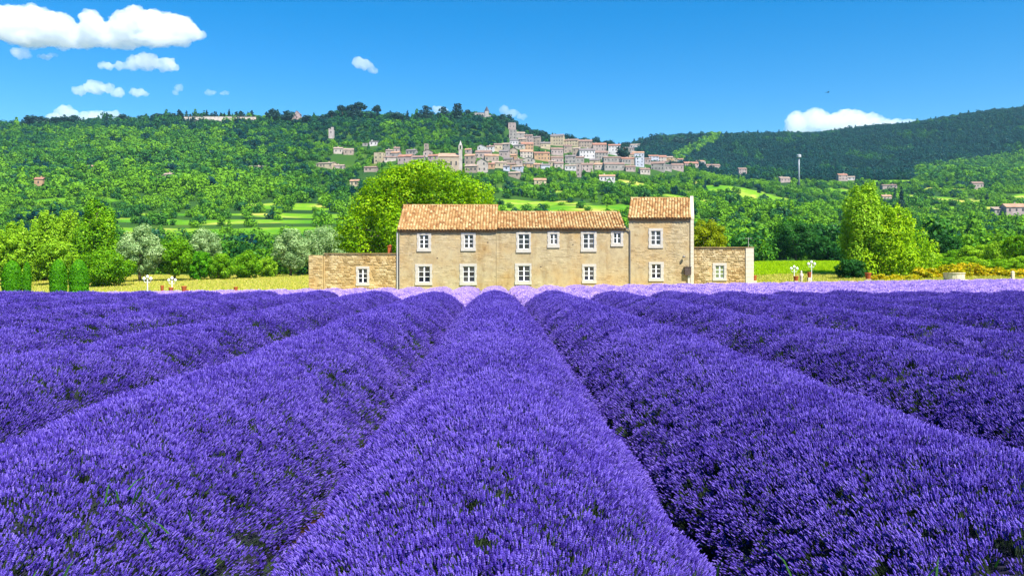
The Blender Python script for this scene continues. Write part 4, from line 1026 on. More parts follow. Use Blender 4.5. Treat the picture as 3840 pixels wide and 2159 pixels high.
VH = [ # x0, x1, top, base, wall, roof, shape, label tail
 (1250,1285,548,575,'c','s','gable','cream house with a sandy roof on the wooded slope below the ruined tower'), (1287,1326,552,580,'t','s','gable','tan house beside the cream one on the slope below the ruined tower'),
 (1358,1382,535,546,'g','s','flat','low pale outbuilding half hidden in trees under the cedars'), (1384,1416,524,545,'w','g','mono','small white house half hidden in trees under the cedars'),
 (1400,1436,566,610,'y','r','flat','blocky tan building with tall dark openings at the village edge'), (1180,1250,604,628,'y','s','gable','long yellow bungalow in the trees below the village'),
 (1252,1290,614,634,'p','s','gable','small pinkish bungalow beside the long yellow one'), (1363,1412,620,642,'t','b','gable','squat house with a broad brown roof beside the plane tree'),
 (1476,1499,548,572,'p','b','gable','narrow pinkish house above the red roofed one'), (1488,1544,573,612,'p','r','gable','pinkish house with a red roof left of the church'),
 (1440,1486,582,604,'c','b','gable','low cream house at the near edge of the village'), (1545,1590,578,612,'g','b','gable','grey house between the red roof and the church'),
 (1590,1604,534,570,'t','s','tower','slender tan tower house rising over the roofs'), (1602,1643,573,616,'p','r','gable','pinkish house with red roof just before the church'),
 (1520,1560,556,580,'g','g','gable','grey roofed house above the red roofs'), (1560,1600,600,632,'c','s','gable','cream house low in front of the church'),
 (1740,1781,572,618,'t','o','gable','tan house with orange roof behind the church spire'), (1780,1842,557,594,'p','b','gable','wide pinkish house with brown roof above the bright gable'),
 (1786,1826,588,644,'c','s','end','tall cream house with its gable end turned to the sun'), (1817,1872,572,606,'t','o','gable','tan house with orange roof along the middle street'),
 (1740,1792,610,646,'t','s','gable','tan house under the church nave'), (1845,1900,600,628,'y','s','gable','yellow house among garden trees in the lower village'),
 (1922,1961,590,618,'p','b','mono','pink house at the foot of the orange ones'), (1905,1934,456,490,'p','b','flat','ruined square keep at the top of the stepped street'),
 (1908,1938,482,523,'g','g','flat','tall grey castle wall below the keep'), (1936,1970,490,522,'g','s','gable','grey stone house against the castle wall'),
 (1965,1997,500,534,'p','b','gable','pinkish stone house below the castle wall'), (1997,2026,506,545,'t','g','gable','tall tan house beside the dark round tree'),
 (1954,2002,528,562,'o','r','gable','orange house with a red roof stepping down the hill'), (1950,2000,556,592,'c','o','gable','cream house under the orange one with the red roof'),
 (2002,2065,560,600,'o','r','mono','wide orange walled house in the middle of the village'), (2026,2065,528,556,'y','g','gable','yellow house under the grey roofed hall'),
 (2062,2114,496,545,'y','g','gable','tall yellow hall with a large grey roof on the skyline'), (2112,2168,516,546,'y','b','gable','yellow house row on the skyline next to the hall'),
 (2168,2222,518,552,'t','b','gable','tan house on the skyline with brown roof'), (2222,2276,530,566,'p','r','gable','pink house with red roof before the tall white one'),
 (2066,2114,548,580,'p','b','gable','pink house under the yellow hall'), (2114,2146,538,574,'t','b','gable','tan house in the middle tier with brown roof'),
 (2146,2176,548,584,'t','s','gable','tan house beside the wide pale apartment house'), (2172,2234,550,592,'w','g','gable','wide pale apartment house in the middle tier'),
 (2232,2282,560,596,'g','b','gable','grey house under the pink house with red roof'), (2280,2328,531,580,'w','r','mono','tall white house with a red roof on the shoulder of the hill'),
 (2356,2404,536,562,'w','s','gable','white villa among the dark trees of the shoulder'), (2028,2064,610,642,'b','g','gable','bluish white house low in the village with dark trees around'),
 (2066,2114,580,612,'p','b','gable','pink house with brown roof in the lower tier'), (2078,2114,604,632,'c','b','gable','cream house under the pink one in the lower tier'),
 (2116,2176,612,638,'w','s','gable','long white house with many windows in the lower tier'), (2118,2160,576,612,'g','g','gable','grey gabled house with dark roof in the lower tier'),
 (2160,2178,608,662,'p','r','tower','thin pink tower house at the bottom of the village'), (2180,2226,606,642,'p','b','gable','pinkish house alone among dark trees'),
 (2262,2332,582,608,'g','b','gable','long grey house under the tall white one'), (2264,2346,603,638,'g','b','gable','large grey stone house stepping down the slope'),
 (2346,2384,616,642,'p','b','gable','pinkish house beside the white block'), (2382,2417,586,624,'b','s','flat','bright bluish white block at the lower end of the village'),
 (2417,2442,588,614,'p','b','gable','pink house tucked behind the bright white block'), (2440,2492,600,638,'g','b','gable','wide grey gabled house beyond the white block'),
 (2400,2440,626,652,'c','b','gable','cream house below the bright white block'), (2519,2565,608,638,'p','b','gable','pinkish house at the end of the village under the dark hill'),
 (2566,2622,602,632,'p','r','gable','pinkish house with red roof under the dark hill'), (2636,2704,611,638,'p','b','gable','last long pinkish house of the village towards the dark hill'),
 (2492,2520,614,640,'g','g','gable','small grey house in the gap before the pinkish ones'),
 (2246,2308,650,680,'w','o','gable','white farmhouse with an orange roof in the trees below the village'), (2002,2050,664,694,'y','o','gable','yellow house with orange roof right above the farmhouse roof ridge'),
 (1905,1950,640,664,'t','s','gable','tan house hidden in trees over the plane tree')]
for x0, x1, tp, bs, wc, rc, sh, lab in VH:
    vhouse(x0, x1, tp+(bs-tp)*.10, bs, wc, rc, lab, sh)
for x0, x1, tp, bs, wc, rc, sh, lab in [
 (316,358,618,637,'p','o','gable','orange roofed cottage in the woods of the long slope'), (577,612,656,668,'y','s','flat','pale yellow shed in the woods of the long slope'), (612,642,648,668,'y','s','gable','yellow cottage beside the pale shed on the long slope'),
 (128,160,664,696,'o','r','gable','reddish cottage among dark trees low on the long slope'), (930,994,620,638,'y','s','gable','long low yellow house in the woods below the ridge'),
 (1310,1345,672,698,'y','o','gable','yellow house just beside the crown of the plane tree'), (3144,3180,650,676,'p','r','gable','pink roofed house at the foot of the dark hill'), (3180,3206,660,674,'w','s','gable','low pale annex beside the pink roofed house'),
 (3310,3364,690,706,'p','b','gable','flat brown roofed house behind the tall poplar'), (3648,3688,680,706,'p','b','gable','pinkish house on the slope above the broom'), (2925,2966,662,682,'p','s','gable','pinkish house by the tall mast'), (2770,2802,628,652,'p','b','gable','small pinkish house under the dark hill'),
 (3310,3345,730,752,'c','o','gable','cream house just behind the crown of the tall poplar')]:
    vhouse(x0, x1, tp, bs, wc, rc, lab, sh, group='houses scattered on the slopes', name='cottage')
vhouse(3774, 3850, 762, 822, 'p', 'o', 'pinkish stone farm with an orange tiled roof at the edge of the picture', 'gable', yaw=-.1, group='houses scattered on the slopes', name='stone_farm')
vhouse(3730, 3778, 774, 824, 'g', 's', 'grey stone barn joined to the pinkish farm', 'mono', yaw=-.1, group='houses scattered on the slopes', name='stone_barn')

def fill_village():
    combos = [(a, b) for a in 'tpcgywo' for b in 'rbosg']+[('b', b) for b in 'rbosg']; random.Random(5).shuffle(combos)
    r = random.Random(77); rects = [(a, b, c, d) for a, b, c, d, *_ in VH]; n = 0
    for _ in range(4000):
        if n >= 40: break
        x = r.uniform(1420, 2700); lo = np.interp(x, [1420, 1700, 1960, 2100, 2300, 2450, 2700], [575, 570, 525, 525, 545, 592, 612]); hi = np.interp(x, [1420, 1800, 2200, 2700], [612, 640, 640, 634])
        base = r.uniform(lo+12, hi); wd = r.uniform(22, 46); H = r.uniform(18, 30); R = (x-wd/2, x+wd/2, base-H, base)
        bad = False
        for q in rects:
            ix = min(R[1], q[1])-max(R[0], q[0]); iy = min(R[3], q[3])-max(R[2], q[2])
            if ix > 0 and iy > 0 and ix*iy > .34*min(wd*H, (q[1]-q[0])*(q[3]-q[2])): bad = True; break
        if bad or (1635 < x < 1740 and base < 650): continue
        rects.append(R); wc, rc = combos[n]; n += 1
        vhouse(R[0], R[1], R[2], R[3], wc, rc, 'small %s house with its %s roof wedged among its neighbours in the hilltop village' % (WNAME[wc], RNAME[rc]), r.choice(['gable', 'gable', 'gable', 'mono', 'end']))
fill_village()
def church():
    x0, x1 = 1643, 1720; Y = hit(1680, 645); b = W(1682, 643, Y); k = Y/F
    t = empty('church', (b.x, Y, b.z)); tag(t, 'sandy stone village church with a slender pale bell spire', 'church'); HOUSES.append((b.x, Y, 95*k, 14))
    a = 38*k; q = MB(); H = 56*k; q.box(-a, a, 0, 13, -6, H)
    for s in (-1, 1): q.add([(s*a, 0, H), (s*a, 13, H), (s*a, 6.5, H+3.2)], [(0, 1, 2)])
    q.build('wall', vmat('far_wall', (0.60, 0.45, 0.26)), t)
    q = MB(); e = .4
    for y0, y1, z0, z1 in ((-e, 6.5, H-.2, H+3.25), (13+e, 6.5, H-.2, H+3.25)):
        P = [(-a-e, y0, z0), (a+e, y0, z0), (a+e, y1, z1), (-a-e, y1, z1)]; q.add(P+[(p[0], p[1], p[2]+.2) for p in P], [(0, 3, 2, 1), (4, 5, 6, 7), (0, 1, 5, 4), (1, 2, 6, 5), (2, 3, 7, 6), (3, 0, 4, 7)])
    q.build('roof', vmat('far_roof', (0.58, 0.33, 0.17)), t)
    tx = (1726-1682)*k; z1 = (643-560)*k; z2 = (643-545)*k; z3 = (643-526)*k; r_ = 6.5*k
    q = MB(); q.box(tx-r_, tx+r_, 1, 1+2*r_, -6, z1); q.build('bell_tower', vmat('far_wall', (0.62, 0.54, 0.42)), t)
    q = MB()
    for sx in (-1, 1):
        for sy in (-1, 1): q.box(tx+sx*r_*.78-.45, tx+sx*r_*.78+.45, 1+r_+sy*r_*.78-.45, 1+r_+sy*r_*.78+.45, z1, z2)
    q.box(tx-r_, tx+r_, 1, 1+2*r_, z2+.003, z2+.6); q.build('belfry', vmat('far_wall', (0.62, 0.54, 0.42)), t)
    q = MB(); q.lathe([(r_*.85, z2+.61), (.1, z3)], 8, (tx, 1+r_, 0)); q.build('spire', vmat('far_wall', (0.70, 0.66, 0.60)), t)
    for i in range(4):
        o = link('window', WINM, t, (-a+2*a*(i+.5)/4, 0, H*.55)); o.scale = (1.1, 1, 3)
church()
def chateau():
    Y = 985.0; b = W(1812, 450, Y); k = Y/F; zg = float(height(b.x, Y)); t = empty('castle', (b.x, Y, b.z)); tag(t, 'pale castle with a dark pointed turret on the hilltop behind the cedars', 'castle'); HOUSES.append((b.x, Y, 75*k, 14))
    q = MB(); a = 32*k; q.box(-a, a*.2, 0, 10, -12, 26*k); q.box(a*.2, a*.62, -1, 8, -12, 32*k); q.box(a*.62, a*1.05, 0, 9, -12, 18*k); q.build('wall', vmat('far_wall', (0.56, 0.52, 0.44)), t)
    q = MB(); q.lathe([(a*.34, 32*k+.05), (.1, 54*k)], 4, (a*.41, 3.5, 0)); q.build('turret_roof', vmat('far_roof', (0.10, 0.11, 0.13)), t)
    q = MB(); P = [(-a-.3, -.3, 26*k), (a*.2, -.3, 26*k), (a*.2, 5, 31*k), (-a-.3, 5, 31*k)]; q.add(P+[(x, 10.3 if y < 1 else y+.01, z) for x, y, z in P], [(0, 1, 2, 3), (7, 6, 5, 4), (0, 3, 7, 4), (1, 5, 6, 2)]); q.build('roof', vmat('far_roof', (0.18, 0.18, 0.18)), t)
    for i in range(4):
        o = link('window', WINM, t, (-a+a*1.15*(i+.5)/4, 0, 13*k)); o.scale = (1.4, 1, 3)
chateau()
def ruin():
    Y = hit(1241, 520); b = W(1241, 516, Y); k = Y/F; t = empty('ruined_tower', (b.x, Y, b.z)); tag(t, 'pale ruined watchtower standing alone in the wooded slope', 'tower'); HOUSES.append((b.x, Y, 24*k, 8))
    q = MB(); a = 9*k; q.box(-a, a, 0, 2*a, -5, 30*k); q.box(0, a, 0, a, 30*k+.003, 39*k); q.box(-a, -a*.5, 0, 2*a, 30*k+.003, 34*k); q.build('wall', vmat('far_wall', (0.58, 0.50, 0.42)), t)
    o = link('window', WINM, t, (0, 0, 20*k)); o.scale = (1, 1, 2)
ruin()
def chapel():
    Y = 1000; b = W(1098, 452, Y); t = empty('ridge_house', (b.x, Y, b.z)); tag(t, 'pinkish steep gabled house on the ridge between the cypress walk and the pines', 'house'); HOUSES.append((b.x, Y, 24, 9))
    q = MB(); q.box(-8, 6, 0, 8, -8, 6.5); q.box(1.5, 9, -1, 8, -8, 8); q.add([(1.5, -1, 8), (9, -1, 8), (5.25, -1, 12)], [(0, 1, 2)]); q.build('wall', vmat('far_wall', (0.60, 0.42, 0.36)), t)
    q = MB()
    for s in (-1, 1):
        P = [(5.25, -1.4, 12.1), (5.25, 8.4, 12.1), (5.25+s*4.2, 8.4, 7.7), (5.25+s*4.2, -1.4, 7.7)]; q.add(P+[(x, y, z+.2) for x, y, z in P], [(0, 3, 2, 1), (4, 5, 6, 7), (0, 1, 5, 4), (1, 2, 6, 5), (2, 3, 7, 6), (3, 0, 4, 7)])
    P = [(-8.4, -.4, 6.5), (1.4, -.4, 6.5), (1.4, 4, 9), (-8.4, 4, 9)]; q.add(P+[(x, y, z+.2) for x, y, z in P], [(0, 3, 2, 1), (4, 5, 6, 7), (0, 1, 5, 4), (1, 2, 6, 5), (2, 3, 7, 6), (3, 0, 4, 7)])
    q.build('roof', vmat('far_roof', (0.36, 0.22, 0.17)), t)
    for x in (-5, -1): link('window', WINM, t, (x, 0, 3)).scale = (1.2, 1, 2)
    link('window', WINM, t, (5.2, -1, 4)).scale = (1.3, 1, 2.4)
chapel()
def terrace():
    t = empty('terrace_wall', (W(820, 440, 985).x, 985, W(820, 440, 985).z)); tag(t, 'long pale terrace wall along the ridge under the cypress walk', 'wall')
    q = MB()
    for a, b in ((690, 760), (762, 870), (872, 960)):
        x0, x1 = (a-820)/F*985, (b-820)/F*985; q.box(x0, x1-.2, 0, 1.2, -6, .4+.3*math.sin(a))
    q.build('wall_face', vmat('far_wall', (0.80, 0.66, 0.50)), t); HOUSES.append((t.location.x, 986, 96, 3))
    q = MB(); q.box((690-820)/F*985, (960-820)/F*985, -.15, 1.35, .75, .95); q.build('coping', vmat('far_wall', (0.66, 0.58, 0.46)), t)
terrace()
def mast():
    Y = hit(2996, 700); b = W(2996, 696, Y); k = Y/F; t = empty('water_tower_mast', (b.x, Y, float(height(b.x, Y)))); tag(t, 'tall grey mast with a drum head standing before the dark hill', 'mast')
    H = W(0, 580, Y).z-t.location.z
    q = MB(); q.lathe([(3.6*k*1.1, -2), (2.8*k, H*.5), (2.6*k, H*.9)], 10); q.build('shaft', vmat('far_wall', (0.42, 0.48, 0.52)), t, smooth=True)
    q = MB(); q.lathe([(3*k, H*.9), (8*k, H*.915), (8*k, H*.985), (6*k, H)], 14); q.build('head', vmat('far_wall', (0.56, 0.60, 0.63)), t)
mast()

# ------------------------------------------------------------------ hillside trees
def forest_crown(seed, kind):
    if kind == 0: L = lobes_round(1.0, 0.9, 0.85, 7, seed, .5)
    elif kind == 1: L = lobes_round(.85, 1.05, 1.0, 8, seed, .48)
    elif kind == 2: L = [(0, 0, .3, .62, .62, .35), (0, 0, .8, .55, .55, .45), (.1, 0, 1.4, .4, .4, .45), (0, .05, 1.9, .22, .22, .4)]
    return L
fm = [crown_mesh('woodland_crown', forest_crown(300+i, (0, 1, 0, 1, 0, 2)[i]), 330, .175, M['forest'], 300+i, outward=2.4, shell=(.80, 1.0)) for i in range(6)]
fm += [crown_mesh('woodland_crown', lobes_round(1.0, .8, .8, 10, 340+i, .55), 360, .17, M['forest'], 340+i, outward=2.4, shell=(.8, 1.0)) for i in range(3)]
G_forest = scatter_group(proto_collection('woodland_crown', fm))

mid_protos = []
for i in range(5):
    L = lobes_round(1.0, .95 if i % 2 else 1.2, 1.05, 9, 500+i, .46)
    mid_protos.append((crown_mesh('crown', L, 900, .135, M['leaf_dark'] if i == 4 else M['leaf_mid'], 500+i, outward=1.0), trunk_mesh(1.2, .07, L[::3], 500+i)))
cy_c = crown_mesh('crown', lobes_cone(2.0, .30, .03, 8, 9), 420, .10, M['leaf_pine'], 9, outward=1.0); cy_t = trunk_mesh(.8, .05, [], 9)
cy_c2 = crown_mesh('crown', lobes_poplar(2.0, .24, .03, 8, 19), 420, .10, M['leaf_pine'], 19, outward=1.0)
pn_L = [(0, 0, 1.55, .75, .7, .28), (.35, .1, 1.75, .5, .5, .22), (-.4, -.1, 1.65, .45, .5, .22), (.1, .2, 1.9, .4, .4, .18)]
pn_c = crown_mesh('crown', pn_L, 620, .11, M['leaf_pine'], 29, outward=.8); pn_t = trunk_mesh(1.6, .06, pn_L, 29)
cd_L = [(0, 0, .7, 1.05, .9, .3), (-.35, 0, 1.15, .9, .8, .22), (.4, .1, 1.4, .85, .7, .2), (-.1, 0, 1.75, .75, .6, .16), (.25, 0, 2.0, .5, .5, .12), (0, 0, .3, .8, .8, .35)]
cd_c = crown_mesh('crown', cd_L, 1100, .13, M['leaf_pine'], 39, outward=.7); cd_t = trunk_mesh(1.8, .07, cd_L, 39)
rd_c = crown_mesh('crown', lobes_round(.8, .8, 1.05, 8, 49, .5), 700, .13, M['leaf_pine'], 49, outward=1.0); rd_t = trunk_mesh(1.2, .06, [], 49)
SKY = {'cy': ('cypress_tree', cy_c, cy_t, 2.0), 'cy2': ('cypress_tree', cy_c2, cy_t, 2.0), 'pine': ('pine_tree', pn_c, pn_t, 2.08), 'cedar': ('cedar_tree', cd_c, cd_t, 2.1), 'round': ('oak_tree', rd_c, rd_t, 1.85)}
TREES = []
def ridge_tree(ox, top, base, kind, label, group, Y=None, wk=1.0):
    nm, c, tm, hh = SKY[kind]; Y = Y or 992.0; b = W(ox, base, Y); zt = W(ox, top, Y).z; b.z = min(b.z, float(height(b.x, Y))+.3); H = zt-b.z; s = H/hh
    tree(nm, (b.x, Y, b.z), c, tm, label, 'tree', group, random.uniform(0, 6), (s*wk, s*wk, s)); TREES.append((b.x, Y))
r_ = random.Random(12)
ORD = 'first second third fourth fifth sixth seventh eighth ninth tenth eleventh twelfth thirteenth fourteenth fifteenth sixteenth seventeenth eighteenth nineteenth twentieth twenty-first'.split()
for i_, x in enumerate([655, 668, 682, 700, 716, 733, 748, 764, 778, 794, 810, 826, 842, 857, 872, 888, 902, 916, 930, 942, 951]):
    ridge_tree(x+r_.uniform(-3, 3), 418+r_.uniform(-8, 12)-(14 if x == 668 else 0), 447, r_.choice(['cy', 'cy2', 'cy2']), '%s cypress of the line along the ridge terrace wall, counted from the bunched round trees' % ORD[i_], 'cypresses of the ridge walk', 990+r_.uniform(-2, 9), r_.uniform(1.2, 2.0))
for i_, (x, w_) in enumerate([(590, 1.4), (615, 1.6), (635, 1.5)]):
    ridge_tree(x, 420+r_.uniform(-4, 4), 450, 'round', '%s of three dark rounded trees bunched where the cypress walk starts' % ORD[i_], 'round trees by the cypress walk', 992, w_)
for x, tp, kd, lab, wk in [(120, 432, 'round', 'dark round tree breaking the low ridge line at the far end', 1.5), (158, 434, 'round', 'dark round tree beside the first one on the low ridge', 1.4), (210, 438, 'round', 'low dark tree on the ridge under the white cloud', 1.4), (245, 436, 'round', 'second low dark tree on the ridge under the white cloud', 1.4), (280, 432, 'round', 'third low dark tree on the ridge under the white cloud', 1.3),
        (400, 425, 'cy', 'single dark cypress in front of the low white cloud', 1.6), (460, 427, 'round', 'lone round tree in front of the low white cloud', 1.2), (530, 428, 'cy2', 'slim cypress at the end of the low white cloud', 1.3),
        (1025, 406, 'round', 'big dark round tree on the open ridge before the gabled house', 1.1), (1080, 412, 'round', 'bushy dark tree leaning over the gabled ridge house', 1.2), (1150, 432, 'round', 'low dark tree just past the gabled ridge house', 1.7)]:
    ridge_tree(x, tp, 462 if x < 500 else 452, kd, lab, 'trees on the skyline', 985, wk)
for x, tp, bs, kd, lab, wk in [(1215, 432, 470, 'round', 'first dark tree of the hilltop pine clump', 1.3), (1245, 415, 462, 'pine', 'leaning dark pine at the start of the hilltop clump', 1.0), (1285, 396, 450, 'pine', 'flat topped pine before the tallest of the clump', 1.0), (1318, 392, 448, 'pine', 'second flat topped pine of the hilltop clump', .9),
        (1350, 386, 446, 'pine', 'tallest pine of the hilltop clump with a broad top', 1.1), (1335, 405, 455, 'round', 'dark round tree under the tallest pine', 1.3), (1375, 415, 455, 'round', 'dark round tree beneath the pines on their sunny side', 1.2), (1412, 396, 450, 'pine', 'solitary umbrella pine set apart on the skyline', .85),
        (1490, 420, 462, 'round', 'round green tree in the dip of the skyline', 1.3), (1528, 416, 455, 'cy', 'pointed dark tree before the cedars', 1.6), (1600, 398, 452, 'cedar', 'first spreading cedar beside the white cloud', .8), (1575, 420, 460, 'round', 'dark tree under the first spreading cedar', 1.3),
        (1660, 402, 462, 'cedar', 'second spreading cedar with open branches', .75), (1715, 391, 470, 'cedar', 'largest spreading cedar, flat topped, on the summit', .75), (1690, 430, 480, 'round', 'dark tree under the cedars on the summit', 1.3), (1755, 412, 470, 'cedar', 'lower spreading cedar next to the castle', .7),
        (1790, 425, 470, 'round', 'dark tree in front of the castle wall', 1.1), (1880, 430, 480, 'cedar', 'flat topped cedar on the far flank of the castle', .7), (1905, 448, 490, 'round', 'dark tree at the top of the stepped street', 1.2), (1845, 455, 500, 'round', 'dark tree below the castle turret', 1.4),
        (2000, 488, 512, 'round', 'dark tree among the upper roofs of the village', 1.1), (2035, 488, 528, 'round', 'large dark round tree beside the grey roofed hall', 1.1), (2335, 545, 600, 'round', 'dark round tree beside the tall white house', 1.0), (2275, 526, 545, 'round', 'little dark tree on the skyline before the tall white house', 1.2),
        (2345, 530, 556, 'round', 'dark tree behind the white villa on the shoulder', 1.3), (2420, 515, 556, 'cy2', 'pointed dark tree on the shoulder past the villa', 1.8), (2480, 510, 552, 'cy', 'tall pointed tree on the shoulder by the pale spur', 2.0), (2545, 512, 545, 'round', 'dark tree on the saddle of the skyline', 1.5), (2585, 516, 545, 'round', 'second dark tree on the saddle of the skyline', 1.5)]:
    ridge_tree(x, tp, bs, kd, lab, 'trees on the hilltop', (970+r_.uniform(-5, 5)) if x < 1960 else (hit(x, bs+4)), wk)
for i_, (x, tp) in enumerate([(2905, 497), (3060, 505), (3120, 486), (3255, 476), (3275, 485), (3440, 452), (3590, 432), (3730, 404), (3800, 402), (3830, 404)]):
    Y = 1795.0; ridge_tree(x, tp, tp+34, 'round', '%s tree standing out on the crest of the dark hill, counted from the village' % ORD[i_], 'crest trees of the dark hill', Y, 1.2)

LMK = [(130, 'behind the outermost poplar'), (300, 'behind the slim poplars'), (450, 'behind the tallest poplar'), (600, 'behind the first silver willow'), (860, 'behind the pale willow'), (1150, 'behind the gap in the hedge'), (1500, 'behind the outbuilding chimney'), (1870, 'behind the plane tree'), (2350, 'over the low roof ridge'), (2600, 'over the tower roof'), (2830, 'over the small outbuilding'), (3100, 'beyond the vineyard strip'), (3450, 'behind the feathery poplar'), (3700, 'behind the stone well'), (99999, 'below the stone farm')]
def hillside():
    P = []; H_ = []
    n = 76000
    Y = np.sqrt(rng.uniform(135.0**2, 1850.0**2, n)); U = rng.uniform(-.70, .70, n); X = U*Y
    Z = height(X, Y); ox = X/Y*F+CX; oy = HY-(Z-CZ)/Y*F
    ox0 = X/Y*F+CX
    base_r = np.where(Y < 450, rng.uniform(1.6, 3.3, n), np.where((ox0 > 1150) & (Y < 900), rng.uniform(1.6, 3.6, n), rng.uniform(2.6, 5.6, n)))*np.where(Y > 1000, 1.25, 1.0)*np.where(rng.uniform(0, 1, n) < .12, 1.35, 1.0)
    keep = (rng.uniform(0, 1, n) < np.where(Y < 500, .80, np.where(Y < 1010, 0.82, .9)))
    keep &= ~((Y > 1040) & (X < 150)) & ~((Y > 1060) & (X > 150) & (Y < 1100))
    keep &= ~field_strip(X, Y) | (rng.uniform(0, 1, n) < .10)
    for hx_, hy_, wd, dp in HOUSES:
        k = Y/hy_
        keep &= ~((np.abs(X-hx_*k) < wd/2+base_r*.8) & (Y > hy_-(10 if hy_ > 980 else 40 if hy_ > 600 else 26)) & (Y < hy_+dp+3))
    # village streets keep fewer trees
    keep &= ~((ox > 430) & (ox < 1330) & (oy > 790) & (oy < 985) & (rng.uniform(0, 1, n) < .55))
    vill = (ox > 1400) & (ox < 2720) & (oy > np.where(ox < 1900, 552, 505)) & (oy < 640) & (Y > 600) & (Y < 1100)
    edge = (oy < 650-(ox-1400)*.02)
    keep &= ~(vill & (rng.uniform(0, 1, n) < .36))
    X, Y, Z, ox, oy, base_r = (a[keep] for a in (X, Y, Z, ox, oy, base_r)); n = len(X)
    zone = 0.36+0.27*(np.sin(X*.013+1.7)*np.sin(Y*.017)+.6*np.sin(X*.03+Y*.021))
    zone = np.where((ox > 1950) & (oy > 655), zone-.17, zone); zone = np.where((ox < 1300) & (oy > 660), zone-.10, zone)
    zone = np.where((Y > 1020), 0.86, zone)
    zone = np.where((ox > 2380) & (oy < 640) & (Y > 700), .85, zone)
    zone = np.where((ox < 900) & (oy < 492), .85, zone)  # dark ridge-top band: cloud shade put into the tree tint
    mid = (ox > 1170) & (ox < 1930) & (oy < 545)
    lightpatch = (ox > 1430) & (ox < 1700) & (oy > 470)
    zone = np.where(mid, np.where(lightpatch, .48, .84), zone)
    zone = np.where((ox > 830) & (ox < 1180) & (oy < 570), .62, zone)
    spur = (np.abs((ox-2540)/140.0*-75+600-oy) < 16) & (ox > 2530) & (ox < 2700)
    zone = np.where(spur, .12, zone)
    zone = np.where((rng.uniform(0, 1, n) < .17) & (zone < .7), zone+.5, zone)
    zone = np.where((Y > 880) & (ox > 1900) & ~spur, .97, zone)  # right hill darkened by tree tint, in place of a cloud's shadow
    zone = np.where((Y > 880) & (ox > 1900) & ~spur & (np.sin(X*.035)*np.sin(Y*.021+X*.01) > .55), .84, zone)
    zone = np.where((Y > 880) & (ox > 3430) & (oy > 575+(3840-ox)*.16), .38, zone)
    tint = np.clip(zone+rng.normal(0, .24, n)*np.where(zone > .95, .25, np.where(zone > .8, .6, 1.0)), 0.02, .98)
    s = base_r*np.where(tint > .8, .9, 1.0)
    near = np.argsort(Y)[:235]
    far = np.ones(n, bool); far[near] = False
    for i in near:
        j = int(rng.integers(0, 5)); c, tm = mid_protos[j]; ss = float(s[i])*.95
        px_ = float(ox[i]); k_ = next(q for q in range(len(LMK)) if px_ < LMK[q][0]); rk = 'front' if Y[i] < 165 else 'second' if Y[i] < 200 else 'upper'
        lab = '%s %s tree, %s rank of the slope belt, %s' % ('large' if ss > 2.6 else 'small' if ss < 1.9 else 'middling', 'dark' if j == 4 else 'oval' if j % 2 == 0 else 'rounded', rk, LMK[k_][1])
        tree('slope_tree', (float(X[i]), float(Y[i]), float(Z[i])-.2), c, tm, lab, 'tree', 'trees at the foot of the slope', float(rng.uniform(0, 6)), (ss, ss, ss*float(rng.uniform(.85, 1.15))))
    X, Y, Z, s, tint = X[far], Y[far], Z[far], s[far], tint[far]; n = len(X)
    idx = rng.choice([0, 1, 2, 3, 4, 6, 7, 8], n); idx = np.where(rng.uniform(0, 1, n) < .07, 5, idx)
    sc = np.stack([s, s, s*rng.uniform(.85, 1.2, n)], 1)
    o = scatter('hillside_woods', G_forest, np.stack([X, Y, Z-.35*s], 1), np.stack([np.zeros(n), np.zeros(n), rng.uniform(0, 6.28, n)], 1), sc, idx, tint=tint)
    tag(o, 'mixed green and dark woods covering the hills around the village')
    print('woods', n)
hillside()
for x, tp, bs, lab in [(3380, 700, 800, 'dark pointed cypress behind the bright poplar'), (3355, 705, 760, 'smaller dark cypress next to the pointed one'), (842, 880, 960, 'thin dark cypress to one side of the dark gap in the hedge'), (943, 882, 960, 'second thin dark cypress at the dark gap in the hedge')]:
    Y = hit(x, bs); ridge_tree(x, tp, bs, 'cy', lab, 'cypresses on the lower slope', Y, 1.0)

# ------------------------------------------------------------------ clouds
def cloud_mat(name, dens):
    m = bpy.data.materials.new(name); m.use_nodes = True; t = m.node_tree; t.nodes.remove(t.nodes['Principled BSDF'])
    v = t.nodes.new('ShaderNodeVolumePrincipled'); v.inputs['Color'].default_value = (1, 1, 1, 1); v.inputs['Density'].default_value = dens; v.inputs['Anisotropy'].default_value = 0.0
    t.links.new(v.outputs[0], t.nodes['Material Output'].inputs['Volume'])
    return m
M['cloud'] = cloud_mat('cloud_vapour', .014); M['wisp'] = cloud_mat('thin_vapour', .010)
tx1 = bpy.data.textures.new('billow', 'CLOUDS'); tx1.noise_scale = 80; tx1.noise_depth = 4
tx2 = bpy.data.textures.new('billow_fine', 'CLOUDS'); tx2.noise_scale = 26; tx2.noise_depth = 4
tx3 = bpy.data.textures.new('billow_small', 'CLOUDS'); tx3.noise_scale = 12; tx3.noise_depth = 2
CY = 4000.0
